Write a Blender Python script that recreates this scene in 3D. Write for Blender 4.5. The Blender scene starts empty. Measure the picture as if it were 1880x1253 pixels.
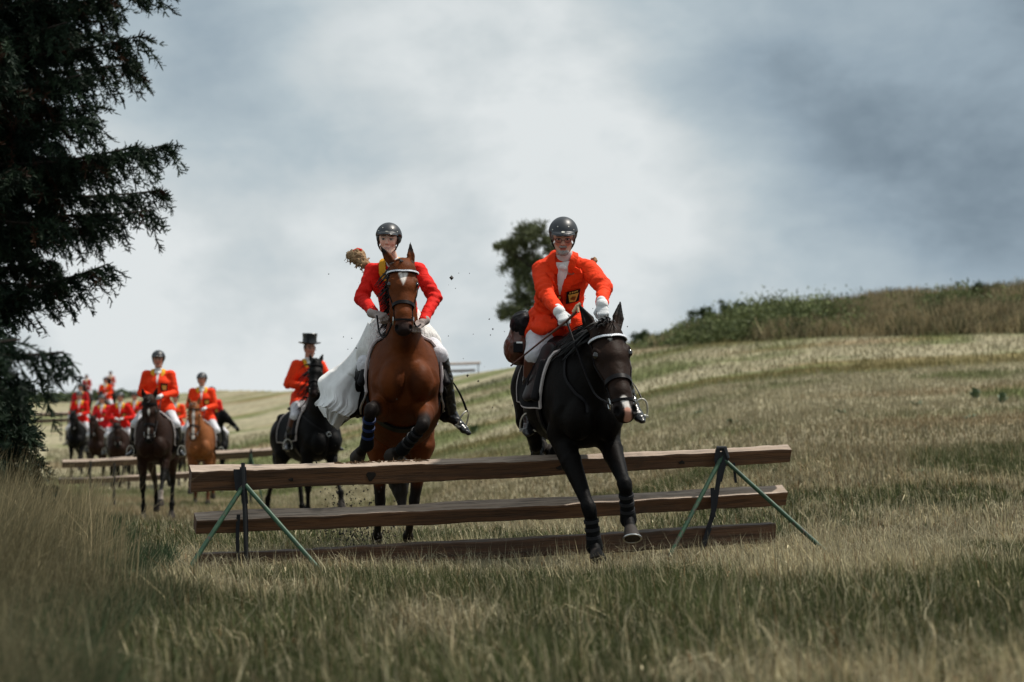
import bpy, math, random
import numpy as np
from mathutils import Vector, Matrix
from mathutils.bvhtree import BVHTree

random.seed(7)
RNG = np.random.default_rng(11)
SC = bpy.context.scene
COL = SC.collection
PI = math.pi

# ------------------------------------------------------------------ camera
FPX, HOR, CAMH = 4178.0, 825.0, 0.84        # focal length in photo pixels, horizon row, lens height
PITCH = math.atan((HOR - 626.5) / FPX)
cam_d = bpy.data.cameras.new('camera')
cam = bpy.data.objects.new('camera', cam_d)
COL.objects.link(cam)
cam.location = (0, 0, CAMH)
cam.rotation_euler = (PI / 2 + PITCH, 0, 0)
cam_d.sensor_width = 36.0
cam_d.lens = 36.0 * FPX / 1880.0
cam_d.clip_start = 0.1
cam_d.clip_end = 2000
cam_d.dof.use_dof = True
cam_d.dof.focus_distance = 16.6
cam_d.dof.aperture_fstop = 2.5
SC.camera = cam


def at(px, py, D):
    """world point that stands at depth D (metres along +Y) behind photo pixel px,py"""
    c, s = math.cos(PITCH), math.sin(PITCH)
    vx, vy, vz = (px - 940) / FPX, 1.0, -(py - 626.5) / FPX
    wy, wz = vy * c - vz * s, vy * s + vz * c
    k = D / wy
    return Vector((vx * k, D, CAMH + wz * k))


# ------------------------------------------------------------------ light
SUN_DIR = Vector((0.45, 0.13, 0.88)).normalized()      # towards the sun: high, to the right
sun_el = math.asin(SUN_DIR.z)
sun_d = bpy.data.lights.new('sun', 'SUN')
sun_d.energy = 4.6
sun_d.angle = math.radians(2)
sun_d.color = (1.0, 0.94, 0.85)
sun = bpy.data.objects.new('sun', sun_d)
COL.objects.link(sun)
sun.rotation_euler = SUN_DIR.to_track_quat('Z', 'Y').to_euler()
sun.location = (10, 10, 30)

SC.view_settings.view_transform = 'Standard'
SC.view_settings.look = 'None'
SC.view_settings.exposure = 0.0
SC.view_settings.gamma = 1.0
SC.render.engine = 'CYCLES'
SC.cycles.use_denoising = True
SC.cycles.max_bounces = 6
SC.cycles.transparent_max_bounces = 8
SC.cycles.diffuse_bounces = 3
SC.cycles.glossy_bounces = 2

world = bpy.data.worlds.new('World')
SC.world = world
world.use_nodes = True
NT = world.node_tree
NT.nodes.clear()


class NB:
    """small helper to wire shader nodes"""
    def __init__(s, nt): s.nt = nt
    def n(s, t, **kw):
        x = s.nt.nodes.new(t)
        for k, v in kw.items(): setattr(x, k, v)
        return x
    def put(s, node, idx, v):
        if isinstance(v, bpy.types.NodeSocket): s.nt.links.new(v, node.inputs[idx])
        elif v is not None: node.inputs[idx].default_value = v
    def math(s, op, a, b=None, c=None, clamp=False):
        x = s.n('ShaderNodeMath', operation=op, use_clamp=clamp)
        for i, v in enumerate((a, b, c)):
            if v is not None: s.put(x, i, v)
        return x.outputs[0]
    def vmath(s, op, a, b=None, scale=None):
        x = s.n('ShaderNodeVectorMath', operation=op)
        s.put(x, 0, a)
        if b is not None: s.put(x, 1, b)
        if scale is not None: x.inputs['Scale'].default_value = scale
        return x
    def noise(s, vec, scale=5, detail=4, rough=.5, dist=0.0):
        x = s.n('ShaderNodeTexNoise')
        if vec is not None: s.put(x, 'Vector', vec)
        x.inputs['Scale'].default_value = scale
        x.inputs['Detail'].default_value = detail
        x.inputs['Roughness'].default_value = rough
        x.inputs['Distortion'].default_value = dist
        return x
    def maprange(s, v, a, b, c, d, smooth=True):
        x = s.n('ShaderNodeMapRange', interpolation_type='SMOOTHSTEP' if smooth else 'LINEAR')
        s.put(x, 0, v)
        for i, q in enumerate((a, b, c, d)): x.inputs[i + 1].default_value = q
        return x.outputs[0]
    def mix(s, f, a, b, blend='MIX'):
        x = s.n('ShaderNodeMix', data_type='RGBA', blend_type=blend)
        s.put(x, 0, f)
        for i, v in ((6, a), (7, b)):
            if isinstance(v, (tuple, list)) and len(v) == 3: v = (*v, 1)
            s.put(x, i, v)
        return x.outputs[2]
    def link(s, a, b): s.nt.links.new(a, b)


def build_sky():
    b = NB(NT)
    tc = b.n('ShaderNodeTexCoord')
    D = tc.outputs['Generated']
    sky = b.n('ShaderNodeTexSky', sky_type='NISHITA', sun_disc=False)
    sky.sun_elevation = sun_el
    sky.sun_rotation = math.atan2(SUN_DIR.x, SUN_DIR.y)
    sky.air_density, sky.dust_density = 1.2, 2.0
    clear = b.vmath('SCALE', sky.outputs[0], scale=0.10).outputs[0]
    # cloud deck: stretched noise in view direction, warped
    sep = b.n('ShaderNodeSeparateXYZ'); b.link(D, sep.inputs[0])
    comb = b.n('ShaderNodeCombineXYZ')
    b.link(sep.outputs[0], comb.inputs[0]); b.link(sep.outputs[1], comb.inputs[1])
    b.link(b.math('MULTIPLY', sep.outputs[2], 1.7), comb.inputs[2])
    warp = b.noise(comb.outputs[0], 5.0, 3, .5)
    w = b.vmath('SUBTRACT', warp.outputs['Color'], (.5, .5, .5)).outputs[0]
    w = b.vmath('SCALE', w, scale=0.06).outputs[0]
    P = b.vmath('ADD', comb.outputs[0], w).outputs[0]
    n1 = b.noise(P, 4.5, 5, .52).outputs[0]
    n2 = b.noise(P, 9.5, 7, .60).outputs[0]
    dens = b.math('ADD', b.math('MULTIPLY', n1, .56), b.math('MULTIPLY', n2, .44))
    val = b.maprange(dens, .34, .66, -.2, 1.0)
    Dw = b.vmath('ADD', D, w).outputs[0]

    def blob(px, py, r, amt):
        v = (at(px, py, 10) - Vector((0, 0, CAMH))).normalized()
        dist = b.vmath('DISTANCE', Dw, tuple(v)).outputs['Value']
        return b.maprange(dist, 0.0, r / FPX, amt, 0.0)
    tot = b.math('ADD', b.math('MULTIPLY', val, .28), .68)
    for q in SKY_BLOBS:
        tot = b.math('ADD', tot, blob(*q))
    ramp = b.n('ShaderNodeValToRGB')
    e = ramp.color_ramp.elements
    e[0].position = 0.0; e[0].color = (.055, .078, .105, 1)
    e[1].position = 1.0; e[1].color = (.74, .78, .79, 1)
    for p, c in ((.25, (.135, .185, .235)), (.5, (.31, .39, .455)), (.72, (.46, .54, .585)), (.87, (.60, .655, .675))):
        x = e.new(p); x.color = (*c, 1)
    b.link(tot, ramp.inputs[0])
    cloud = ramp.outputs[0]
    thin = b.maprange(n2, .62, .8, 0, .25)
    colr = b.mix(thin, cloud, clear)
    bg = b.n('ShaderNodeBackground'); b.link(colr, bg.inputs[0]); bg.inputs[1].default_value = 1.0
    out = b.n('ShaderNodeOutputWorld'); b.link(bg.outputs[0], out.inputs[0])


SKY_BLOBS = [  # photo pixel, radius in pixels, amount: where the cloud deck is thick (dark) or thin (bright)
    (1900, 60, 700, -.34), (1540, 130, 620, -.12), (1880, 400, 420, -.09), (1350, -40, 420, -.08), (1650, 430, 330, -.05),
    (800, 200, 460, .12), (1050, 330, 460, .11), (1080, 60, 360, .06), (1200, 480, 300, .10),
    (480, 130, 330, -.15), (430, 430, 300, -.13), (760, 440, 260, -.07), (250, 40, 350, -.10),
    (200, 640, 520, .34), (620, 620, 360, .22), (1150, 600, 260, .06)]
build_sky()


# ------------------------------------------------------------------ object helpers
def tag(o, label=None, cat=None, group=None, kind=None):
    if label: o['label'] = label
    if cat: o['category'] = cat
    if group: o['group'] = group
    if kind: o['kind'] = kind
    return o


def empty(name, loc=(0, 0, 0), rz=0.0):
    o = bpy.data.objects.new(name, None)
    o.empty_display_size = .2
    o.location = loc
    o.rotation_euler = (0, 0, rz)
    COL.objects.link(o)
    return o


def mesh_obj(name, V, F, mat=None, parent=None, col=None, smooth=True, sharp=None):
    """V (n,3) array, F = (m,4)/(m,3) array or list of faces, one mesh object"""
    me = bpy.data.meshes.new(name)
    V = np.asarray(V, dtype=np.float32).reshape(-1, 3)
    if isinstance(F, np.ndarray):
        m, k = F.shape
        me.vertices.add(len(V)); me.vertices.foreach_set('co', V.ravel())
        me.loops.add(m * k); me.loops.foreach_set('vertex_index', F.astype(np.int32).ravel())
        me.polygons.add(m)
        me.polygons.foreach_set('loop_start', np.arange(0, m * k, k, dtype=np.int32))
        me.polygons.foreach_set('loop_total', np.full(m, k, dtype=np.int32))
        me.update(calc_edges=True)
    else:
        me.from_pydata([tuple(v) for v in V.tolist()], [], F)
        me.update()
    if smooth:
        me.polygons.foreach_set('use_smooth', np.ones(len(me.polygons), dtype=bool))
    if col is not None:
        a = me.color_attributes.new('Col', 'FLOAT_COLOR', 'POINT')
        c = np.ones((len(V), 4), dtype=np.float32); c[:, :3] = col
        a.data.foreach_set('color', c.ravel())
    me.validate()
    o = bpy.data.objects.new(name, me)
    if mat: me.materials.append(mat)
    COL.objects.link(o)
    if parent: o.parent = parent
    if sharp is not None:
        try: me.set_sharp_from_angle(angle=math.radians(sharp))
        except Exception: pass
    return o


class MB:
    """collects simple pieces, then links them as one mesh object"""
    def __init__(s): s.V = []; s.F = []; s.n = 0
    def add(s, V, F):
        V = np.asarray(V, dtype=float).reshape(-1, 3)
        s.V.append(V); s.F += [tuple(int(i) + s.n for i in f) for f in F]; s.n += len(V)
        return s
    def box(s, c, h, M=None, bev=0.0):
        """box with chamfered long edges; M 3x3 axes as columns"""
        hx, hy, hz = h
        b = min(bev, hx * .9, hy * .9, hz * .9)
        if b <= 0:
            P = [(x * hx, y * hy, z * hz) for x in (-1, 1) for y in (-1, 1) for z in (-1, 1)]
            Fc = [(0, 1, 3, 2), (4, 6, 7, 5), (0, 4, 5, 1), (2, 3, 7, 6), (0, 2, 6, 4), (1, 5, 7, 3)]
        else:
            sec = [(hy - b, hz), (hy, hz - b), (hy, -hz + b), (hy - b, -hz), (-hy + b, -hz), (-hy, -hz + b), (-hy, hz - b), (-hy + b, hz)]
            P = []; Fc = []
            for x, k in ((-hx, .97), (-hx + b, 1), (hx - b, 1), (hx, .97)):
                P += [(x, y * k, z * k) for y, z in sec]
            for r in range(3):
                for i in range(8):
                    j = (i + 1) % 8
                    Fc.append((r * 8 + i, r * 8 + j, r * 8 + 8 + j, r * 8 + 8 + i))
            Fc += [tuple(range(7, -1, -1)), tuple(range(24, 32))]
        P = np.array(P)
        if M is not None: P = P @ np.array(M).T
        return s.add(P + np.array(c), Fc)
    def tube(s, pts, r, n=8, cap=True, flat=None):
        pts = [Vector(p) for p in pts]
        R = r if isinstance(r, (list, tuple)) else [r] * len(pts)
        T = []
        for i in range(len(pts)):
            a = pts[max(0, i - 1)]; b = pts[min(len(pts) - 1, i + 1)]
            T.append((b - a).normalized())
        u = T[0].orthogonal().normalized()
        P = []
        for i, p in enumerate(pts):
            u = (u - T[i] * u.dot(T[i]))
            u = u.normalized() if u.length > 1e-6 else T[i].orthogonal().normalized()
            v = T[i].cross(u)
            for k in range(n):
                a = 2 * PI * k / n
                P.append(p + u * (R[i] * math.cos(a)) + v * (R[i] * math.sin(a)))
        F = []
        m = len(pts)
        for i in range(m - 1):
            for k in range(n):
                j = (k + 1) % n
                F.append((i * n + k, i * n + j, (i + 1) * n + j, (i + 1) * n + k))
        if cap:
            F += [tuple(range(n - 1, -1, -1)), tuple(range((m - 1) * n, m * n))]
        return s.add([tuple(p) for p in P], F)
    def ribbon(s, P, W, N, width, th):
        """flat strap: P points, W width directions, N outward normals"""
        m = len(P); V = []
        for i in range(m):
            p, w, nn = Vector(P[i]), Vector(W[i]), Vector(N[i])
            wd = width[i] if isinstance(width, (list, tuple)) else width
            for a, b in ((-1, -1), (1, -1), (1, 1), (-1, 1)):
                V.append(tuple(p + w * (a * wd / 2) + nn * (b * th / 2)))
        F = []
        for i in range(m - 1):
            for k in range(4):
                j = (k + 1) % 4
                F.append((i * 4 + k, i * 4 + j, i * 4 + 4 + j, i * 4 + 4 + k))
        F += [(3, 2, 1, 0), tuple(range(4 * m - 4, 4 * m))]
        return s.add(V, F)
    def sheet(s, G, th):
        """grid of points G[nu][nv] -> closed thin slab of thickness th"""
        G = np.array([[list(p) for p in r] for r in G], dtype=float)
        nu, nv = G.shape[:2]
        du = np.gradient(G, axis=0); dv = np.gradient(G, axis=1)
        N = np.cross(du, dv); N /= (np.linalg.norm(N, axis=2, keepdims=True) + 1e-9)
        A = (G + N * th / 2).reshape(-1, 3); B = (G - N * th / 2).reshape(-1, 3)
        n = nu * nv; F = []
        I = lambda i, j: i * nv + j
        for i in range(nu - 1):
            for j in range(nv - 1):
                a, b, c, d = I(i, j), I(i + 1, j), I(i + 1, j + 1), I(i, j + 1)
                F.append((a, b, c, d)); F.append((n + d, n + c, n + b, n + a))
        for i in range(nu - 1):
            F.append((I(i + 1, 0), I(i, 0), n + I(i, 0), n + I(i + 1, 0)))
            F.append((I(i, nv - 1), I(i + 1, nv - 1), n + I(i + 1, nv - 1), n + I(i, nv - 1)))
        for j in range(nv - 1):
            F.append((I(0, j), I(0, j + 1), n + I(0, j + 1), n + I(0, j)))
            F.append((I(nu - 1, j + 1), I(nu - 1, j), n + I(nu - 1, j), n + I(nu - 1, j + 1)))
        return s.add(np.vstack([A, B]), F)
    def build(s, name, mat, parent=None, smooth=True, sharp=40, off=None):
        if not s.V: return None
        V = np.vstack(s.V)
        if off is not None: V = V - np.array(off)
        return mesh_obj(name, V, s.F, mat, parent, smooth=smooth, sharp=sharp)


# ------------------------------------------------------------------ numpy value noise
_L = np.random.default_rng(5).random((64, 64, 64)).astype(np.float32)


def vnoise(P):
    P = np.asarray(P, dtype=np.float64)
    i = np.floor(P).astype(int); f = P - i; f = f * f * (3 - 2 * f)
    i0 = i & 63; i1 = (i + 1) & 63
    x0, y0, z0 = i0[..., 0], i0[..., 1], i0[..., 2]; x1, y1, z1 = i1[..., 0], i1[..., 1], i1[..., 2]
    fx, fy, fz = f[..., 0], f[..., 1], f[..., 2]
    def L(a, b, t): return a + (b - a) * t
    return L(L(L(_L[x0, y0, z0], _L[x1, y0, z0], fx), L(_L[x0, y1, z0], _L[x1, y1, z0], fx), fy),
             L(L(_L[x0, y0, z1], _L[x1, y0, z1], fx), L(_L[x0, y1, z1], _L[x1, y1, z1], fx), fy), fz)


def fbm(P, o=4):
    P = np.asarray(P, dtype=np.float64); a = 0.5; t = 0; s = 0
    for k in range(o):
        t = t + a * vnoise(P * (2.03 ** k) + 17.3 * k); s += a; a *= .5
    return t / s


def sstep(a, b, x):
    t = np.clip((x - a) / (b - a), 0, 1); return t * t * (3 - 2 * t)


# ------------------------------------------------------------------ implicit-surface modelling
def nv(v): return np.array([float(v[0]), float(v[1]), float(v[2])])


def unit(v):
    v = nv(v); return v / (np.linalg.norm(v) + 1e-12)


def p_cone(a, b, ra, rb):
    a, b = nv(a), nv(b); w = b - a; L2 = max(w @ w, 1e-9)
    def f(X, Y, Z):
        x, y, z = X - a[0], Y - a[1], Z - a[2]
        t = np.clip((x * w[0] + y * w[1] + z * w[2]) / L2, 0, 1)
        return np.sqrt((x - t * w[0]) ** 2 + (y - t * w[1]) ** 2 + (z - t * w[2]) ** 2) - (ra + (rb - ra) * t)
    r = max(ra, rb)
    return f, np.minimum(a, b) - r, np.maximum(a, b) + r


def p_ecap(a, b, sa, sb, up, cap=.6):
    """tapered capsule with elliptical section: radii (across, along 'up')"""
    a, b = nv(a), nv(b); w = b - a; L = max(np.linalg.norm(w), 1e-6); W = w / L
    U = nv(up); U = U - W * (U @ W); U = U / (np.linalg.norm(U) + 1e-9); S = np.cross(W, U)
    def f(X, Y, Z):
        x, y, z = X - a[0], Y - a[1], Z - a[2]
        al = x * W[0] + y * W[1] + z * W[2]
        t = np.clip(al / L, 0, 1)
        rs = sa[0] + (sb[0] - sa[0]) * t; ru = sa[1] + (sb[1] - sa[1]) * t
        ex = al - t * L
        ds = x * S[0] + y * S[1] + z * S[2]; du = x * U[0] + y * U[1] + z * U[2]
        rw = cap * (rs + ru) * .5
        k = np.sqrt((ds / rs) ** 2 + (du / ru) ** 2 + (ex / rw) ** 2)
        ln = np.sqrt(ds * ds + du * du + ex * ex)
        return (k - 1) * np.where(k > 1e-3, ln / np.maximum(k, 1e-3), np.minimum(rs, ru))
    r = max(*sa, *sb)
    return f, np.minimum(a, b) - r, np.maximum(a, b) + r


def p_ell(c, r, ax=None):
    """ellipsoid, radii r along axes ax (rows)"""
    c = nv(c); A = np.eye(3) if ax is None else np.array([unit(v) for v in ax])
    def f(X, Y, Z):
        x, y, z = X - c[0], Y - c[1], Z - c[2]
        q = [(x * A[i, 0] + y * A[i, 1] + z * A[i, 2]) for i in range(3)]
        k = np.sqrt((q[0] / r[0]) ** 2 + (q[1] / r[1]) ** 2 + (q[2] / r[2]) ** 2)
        ln = np.sqrt(q[0] ** 2 + q[1] ** 2 + q[2] ** 2)
        return (k - 1) * np.where(k > 1e-3, ln / np.maximum(k, 1e-3), min(r))
    R = max(r)
    return f, c - R, c + R


def p_cut(prim, c, n):
    """prim cut by the plane through c: keeps the side n points away from"""
    f0, lo, hi = prim; c = nv(c); n = unit(n)
    def f(X, Y, Z):
        return np.maximum(f0(X, Y, Z), (X - c[0]) * n[0] + (Y - c[1]) * n[1] + (Z - c[2]) * n[2])
    return f, lo, hi


class Blob:
    def __init__(s): s.ops = []
    def u(s, prim, k=.02): s.ops.append((prim, k, 0)); return s
    def d(s, prim, k=.01): s.ops.append((prim, k, 1)); return s
    def cone(s, a, b, ra, rb, k=.02): return s.u(p_cone(a, b, ra, rb), k)
    def ecap(s, a, b, sa, sb, up, k=.02, cap=.6): return s.u(p_ecap(a, b, sa, sb, up, cap), k)
    def ell(s, c, r, ax=None, k=.02): return s.u(p_ell(c, r, ax), k)
    def mesh(s, h):
        us = [o for o in s.ops if o[2] == 0]
        lo = np.min([o[0][1] for o in us], axis=0) - 3 * h
        hi = np.max([o[0][2] for o in us], axis=0) + 3 * h
        n = np.ceil((hi - lo) / h).astype(int) + 1
        G = np.full(n, .5, dtype=np.float32)
        ax = [(lo[i] + h * np.arange(n[i])).astype(np.float32) for i in range(3)]
        for (f, plo, phi), k, op in s.ops:
            m = k * 1.2 + 2.5 * h
            i0 = np.clip(np.floor((plo - m - lo) / h).astype(int), 0, n)
            i1 = np.clip(np.ceil((phi + m - lo) / h).astype(int) + 1, 0, n)
            if (i1 <= i0).any(): continue
            sl = tuple(slice(a, b) for a, b in zip(i0, i1))
            d = f(ax[0][sl[0]][:, None, None], ax[1][sl[1]][None, :, None], ax[2][sl[2]][None, None, :]).astype(np.float32)
            g = G[sl]
            if op == 0:
                hh = np.clip(.5 + .5 * (g - d) / k, 0, 1)
                G[sl] = g + (d - g) * hh - k * hh * (1 - hh)
            else:
                d = -d
                hh = np.clip(.5 - .5 * (g - d) / k, 0, 1)
                G[sl] = g + (d - g) * hh + k * hh * (1 - hh)
        return surface_nets(G, lo, h)


def surface_nets(G, lo, h):
    S = G < 0
    n = G.shape
    c = np.zeros((n[0] - 1, n[1] - 1, n[2] - 1), dtype=np.int8)
    for i in (0, 1):
        for j in (0, 1):
            for k in (0, 1):
                c += S[i:n[0] - 1 + i, j:n[1] - 1 + j, k:n[2] - 1 + k]
    act = (c > 0) & (c < 8)
    idx = np.full(act.shape, -1, dtype=np.int64)
    cells = np.argwhere(act); idx[act] = np.arange(len(cells))
    acc = np.zeros((len(cells), 3)); cnt = np.zeros(len(cells))
    corners = [(i, j, k) for i in (0, 1) for j in (0, 1) for k in (0, 1)]
    val = {q: G[cells[:, 0] + q[0], cells[:, 1] + q[1], cells[:, 2] + q[2]] for q in corners}
    for q in corners:
        for a in range(3):
            if q[a]: continue
            e = list(q); e[a] = 1; e = tuple(e)
            va, vb = val[q], val[e]
            m = (va < 0) != (vb < 0)
            t = np.where(m, va / np.where(m, va - vb, 1), 0)
            p = np.repeat(np.array([q], dtype=float), len(cells), 0); p[:, a] += t
            acc += p * m[:, None]; cnt += m
    V = (cells + acc / cnt[:, None]) * h + lo
    faces = []
    for a in range(3):
        sl0 = [slice(1, n[i] - 1) for i in range(3)]; sl0[a] = slice(0, n[a] - 1)
        sl1 = list(sl0); sl1[a] = slice(1, n[a])
        s0, s1 = S[tuple(sl0)], S[tuple(sl1)]
        m = np.argwhere(s0 != s1)
        if len(m) == 0: continue
        flip = s0[tuple(m.T)]
        m = m + np.array([0 if i == a else 1 for i in range(3)])
        b_, c_ = (a + 1) % 3, (a + 2) % 3
        def I(db, dc):
            q = m.copy(); q[:, b_] += db; q[:, c_] += dc
            return idx[q[:, 0], q[:, 1], q[:, 2]]
        Q = np.stack([I(-1, -1), I(0, -1), I(0, 0), I(-1, 0)], axis=1)
        Q[~flip] = Q[~flip][:, ::-1]
        faces.append(Q)
    F = np.vstack(faces)
    F = F[(F >= 0).all(axis=1)]
    return V, F


def relax(V, F, it=2, lam=.5):
    n = len(V); E = np.vstack([F[:, [0, 1]], F[:, [1, 2]], F[:, [2, 3]], F[:, [3, 0]]])
    deg = np.bincount(E.ravel(), minlength=n)
    for _ in range(it):
        A = np.stack([np.bincount(E[:, 0], V[E[:, 1], i], n) + np.bincount(E[:, 1], V[E[:, 0], i], n) for i in range(3)], 1)
        V = V + lam * (A / np.maximum(deg, 1)[:, None] - V)
    return V


def vnormals(V, F):
    a = V[F[:, 2]] - V[F[:, 0]]; b = V[F[:, 3]] - V[F[:, 1]]
    fn = np.cross(a, b); N = np.zeros_like(V)
    for i in range(4):
        for k in range(3): N[:, k] += np.bincount(F[:, i], fn[:, k], len(V))
    return N / (np.linalg.norm(N, axis=1, keepdims=True) + 1e-12)


def wrinkle(V, F, amp, scale, stretch=(1, 1, 1), seed=0.0):
    N = vnormals(V, F)
    q = V * np.array(stretch) * scale + seed
    r = 1 - 2 * np.abs(fbm(q, 3) - .5) * 2
    return V + N * (amp * (r - .5))[:, None]


def paint(V, base, ops):
    """ops: (prim, colour, softness) painted in turn on a base colour"""
    C = np.repeat(np.array([base], dtype=float), len(V), 0)
    for prim, colr, soft in ops:
        d = prim[0](V[:, 0], V[:, 1], V[:, 2])
        t = 1 - sstep(-soft, soft, d)
        C = C * (1 - t[:, None]) + np.array(colr) * t[:, None]
    return C


def bvh_of(V, F):
    return BVHTree.FromPolygons([tuple(v) for v in V.tolist()], [tuple(f) for f in F.tolist()])


def ring_pts(bvh, c, axis, start, a0, a1, n, off=.005, R=1.2):
    """points round a body where the plane through c square to axis cuts it"""
    c = Vector(c); ax = Vector(axis).normalized()
    s = Vector(start); s = (s - ax * s.dot(ax)).normalized(); t = ax.cross(s)
    P, N, W = [], [], []
    for i in range(n):
        a = math.radians(a0 + (a1 - a0) * i / (n - 1))
        d = s * math.cos(a) + t * math.sin(a)
        hit, nn, _, _ = bvh.ray_cast(c + d * R, -d, R)
        if hit is None: continue
        P.append(hit + d * off); N.append(d); W.append(ax.copy())
    # take out single-sample spikes
    for i in range(1, len(P) - 1):
        m = (P[i - 1] + P[i + 1]) / 2
        if (P[i] - m).length > .03: P[i] = m
    return P, W, N


def path_pts(bvh, pts, n=12, off=.005):
    """a smooth path through pts laid on the body surface"""
    pts = [Vector(p) for p in pts]
    seg = [0]
    for i in range(len(pts) - 1): seg.append(seg[-1] + (pts[i + 1] - pts[i]).length)
    Q = []
    for i in range(n):
        s = seg[-1] * i / (n - 1); k = 0
        while k < len(seg) - 2 and s > seg[k + 1]: k += 1
        q = pts[k].lerp(pts[k + 1], (s - seg[k]) / max(seg[k + 1] - seg[k], 1e-6))
        hit, nn, _, _ = bvh.find_nearest(q)
        Q.append((hit + nn * off, nn))
    P = [q[0] for q in Q]; N = [q[1] for q in Q]; W = []
    for i in range(n):
        tgt = (P[min(i + 1, n - 1)] - P[max(i - 1, 0)]).normalized()
        W.append(tgt.cross(N[i]).normalized())
    return P, W, N


def patch(mb, bvh, c00, c10, c11, c01, nu, nv_, off, th, pull=None):
    """a piece of cloth laid on the surface between four corners"""
    c00, c10, c11, c01 = map(Vector, (c00, c10, c11, c01)); G = []
    for i in range(nu):
        u = i / (nu - 1); r = []
        for j in range(nv_):
            v = j / (nv_ - 1)
            q = c00.lerp(c10, u).lerp(c01.lerp(c11, u), v)
            if pull is not None:
                d = Vector(pull).normalized(); hit, nn, _, _ = bvh.ray_cast(q + d * .02, -d, .5)
                if hit is None: hit, nn, _, _ = bvh.find_nearest(q)
            else: hit, nn, _, _ = bvh.find_nearest(q)
            r.append(tuple(hit + nn * off))
        G.append(r)
    mb.sheet(G, th)


def bez(a, b, c, d, n):
    a, b, c, d = map(Vector, (a, b, c, d)); R = []
    for i in range(n):
        t = i / (n - 1); s = 1 - t
        R.append(a * s ** 3 + b * 3 * s * s * t + c * 3 * s * t * t + d * t ** 3)
    return R


def smooth_line(pts, n):
    """Catmull-Rom through pts"""
    pts = [Vector(p) for p in pts]; P = [pts[0] * 2 - pts[1]] + pts + [pts[-1] * 2 - pts[-2]]
    m = len(pts) - 1; R = []
    for i in range(n):
        t = i / (n - 1) * m; k = min(int(t), m - 1); f = t - k
        a, b, c, d = P[k:k + 4]
        R.append(.5 * ((2 * b) + (c - a) * f + (2 * a - 5 * b + 4 * c - d) * f * f + (3 * b - a - 3 * c + d) * f ** 3))
    return R


# ------------------------------------------------------------------ materials
MATS = {}


def mat_std(name, colr=(.5, .5, .5), rough=.6, vcol=False, var=.12, vscale=8.0, bump=0.0, bscale=40.0, bdist=.01, spec=.4,
            metal=0.0, sheen=0.0, stretch=(1, 1, 1), ridge=False, dirt=None, coat=0.0, transl=0.0, wet=0.0):
    if name in MATS: return MATS[name]
    m = bpy.data.materials.new(name); m.use_nodes = True
    nt = m.node_tree; b = NB(nt); P = nt.nodes['Principled BSDF']
    tc = b.n('ShaderNodeTexCoord'); mp = b.n('ShaderNodeMapping'); b.link(tc.outputs['Object'], mp.inputs[0])
    mp.inputs['Scale'].default_value = stretch
    if vcol:
        at_ = b.n('ShaderNodeVertexColor'); at_.layer_name = 'Col'; base = at_.outputs[0]
    else:
        base = b.n('ShaderNodeRGB'); base.outputs[0].default_value = (*colr, 1); base = base.outputs[0]
    if var > 0:
        nz = b.noise(mp.outputs[0], vscale, 6, .6).outputs[0]
        f = b.maprange(nz, .3, .7, 1 - var, 1 + var, False)
        base = b.vmath('SCALE', base); b.link(f, base.inputs['Scale']); base = base.outputs[0]
    if dirt:
        nz = b.noise(tc.outputs['Object'], dirt[1], 8, .7).outputs[0]
        base = b.mix(b.maprange(nz, dirt[2], dirt[2] + .06, 0, 1), base, dirt[0])
    b.link(base, P.inputs['Base Color'])
    P.inputs['Roughness'].default_value = rough
    P.inputs['Metallic'].default_value = metal
    P.inputs['Specular IOR Level'].default_value = spec
    P.inputs['Sheen Weight'].default_value = sheen
    P.inputs['Sheen Roughness'].default_value = .5
    P.inputs['Coat Weight'].default_value = coat
    P.inputs['Coat Roughness'].default_value = .35
    if bump > 0:
        nz = b.noise(mp.outputs[0], bscale, 3 if ridge else 5, .55, .8 if ridge else 0).outputs[0]
        if ridge: nz = b.math('SQRT', b.math('ABSOLUTE', b.math('SUBTRACT', nz, .5)))
        bp = b.n('ShaderNodeBump'); bp.inputs['Strength'].default_value = bump; bp.inputs['Distance'].default_value = bdist
        b.link(nz, bp.inputs['Height']); b.link(bp.outputs[0], P.inputs['Normal'])
    if transl > 0:
        t = b.n('ShaderNodeBsdfTranslucent'); b.link(base, t.inputs[0])
        mx = b.n('ShaderNodeMixShader'); mx.inputs[0].default_value = transl
        b.link(P.outputs[0], mx.inputs[1]); b.link(t.outputs[0], mx.inputs[2])
        b.link(mx.outputs[0], nt.nodes['Material Output'].inputs[0])
    MATS[name] = m
    return m


# ------------------------------------------------------------------ terrain
def smax_(a, b, k): return 0.5 * (a + b + np.sqrt((a - b) ** 2 + k * k))


CR_PX = np.array([-400, 0, 130, 400, 520, 830, 1160, 1300, 1500, 1880, 2300], float)
CR_PY = np.array([746, 743, 738, 716, 718, 690, 642, 630, 619, 612, 606], float)
CR_D = np.array([200, 200, 200, 150, 130, 100, 80, 74, 70, 66, 64], float)
CR_Y0 = np.array([62, 62, 62, 60, 50, 30, 22, 20, 19, 19, 19], float)
CR_U = (CR_PX - 940) / FPX


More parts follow.
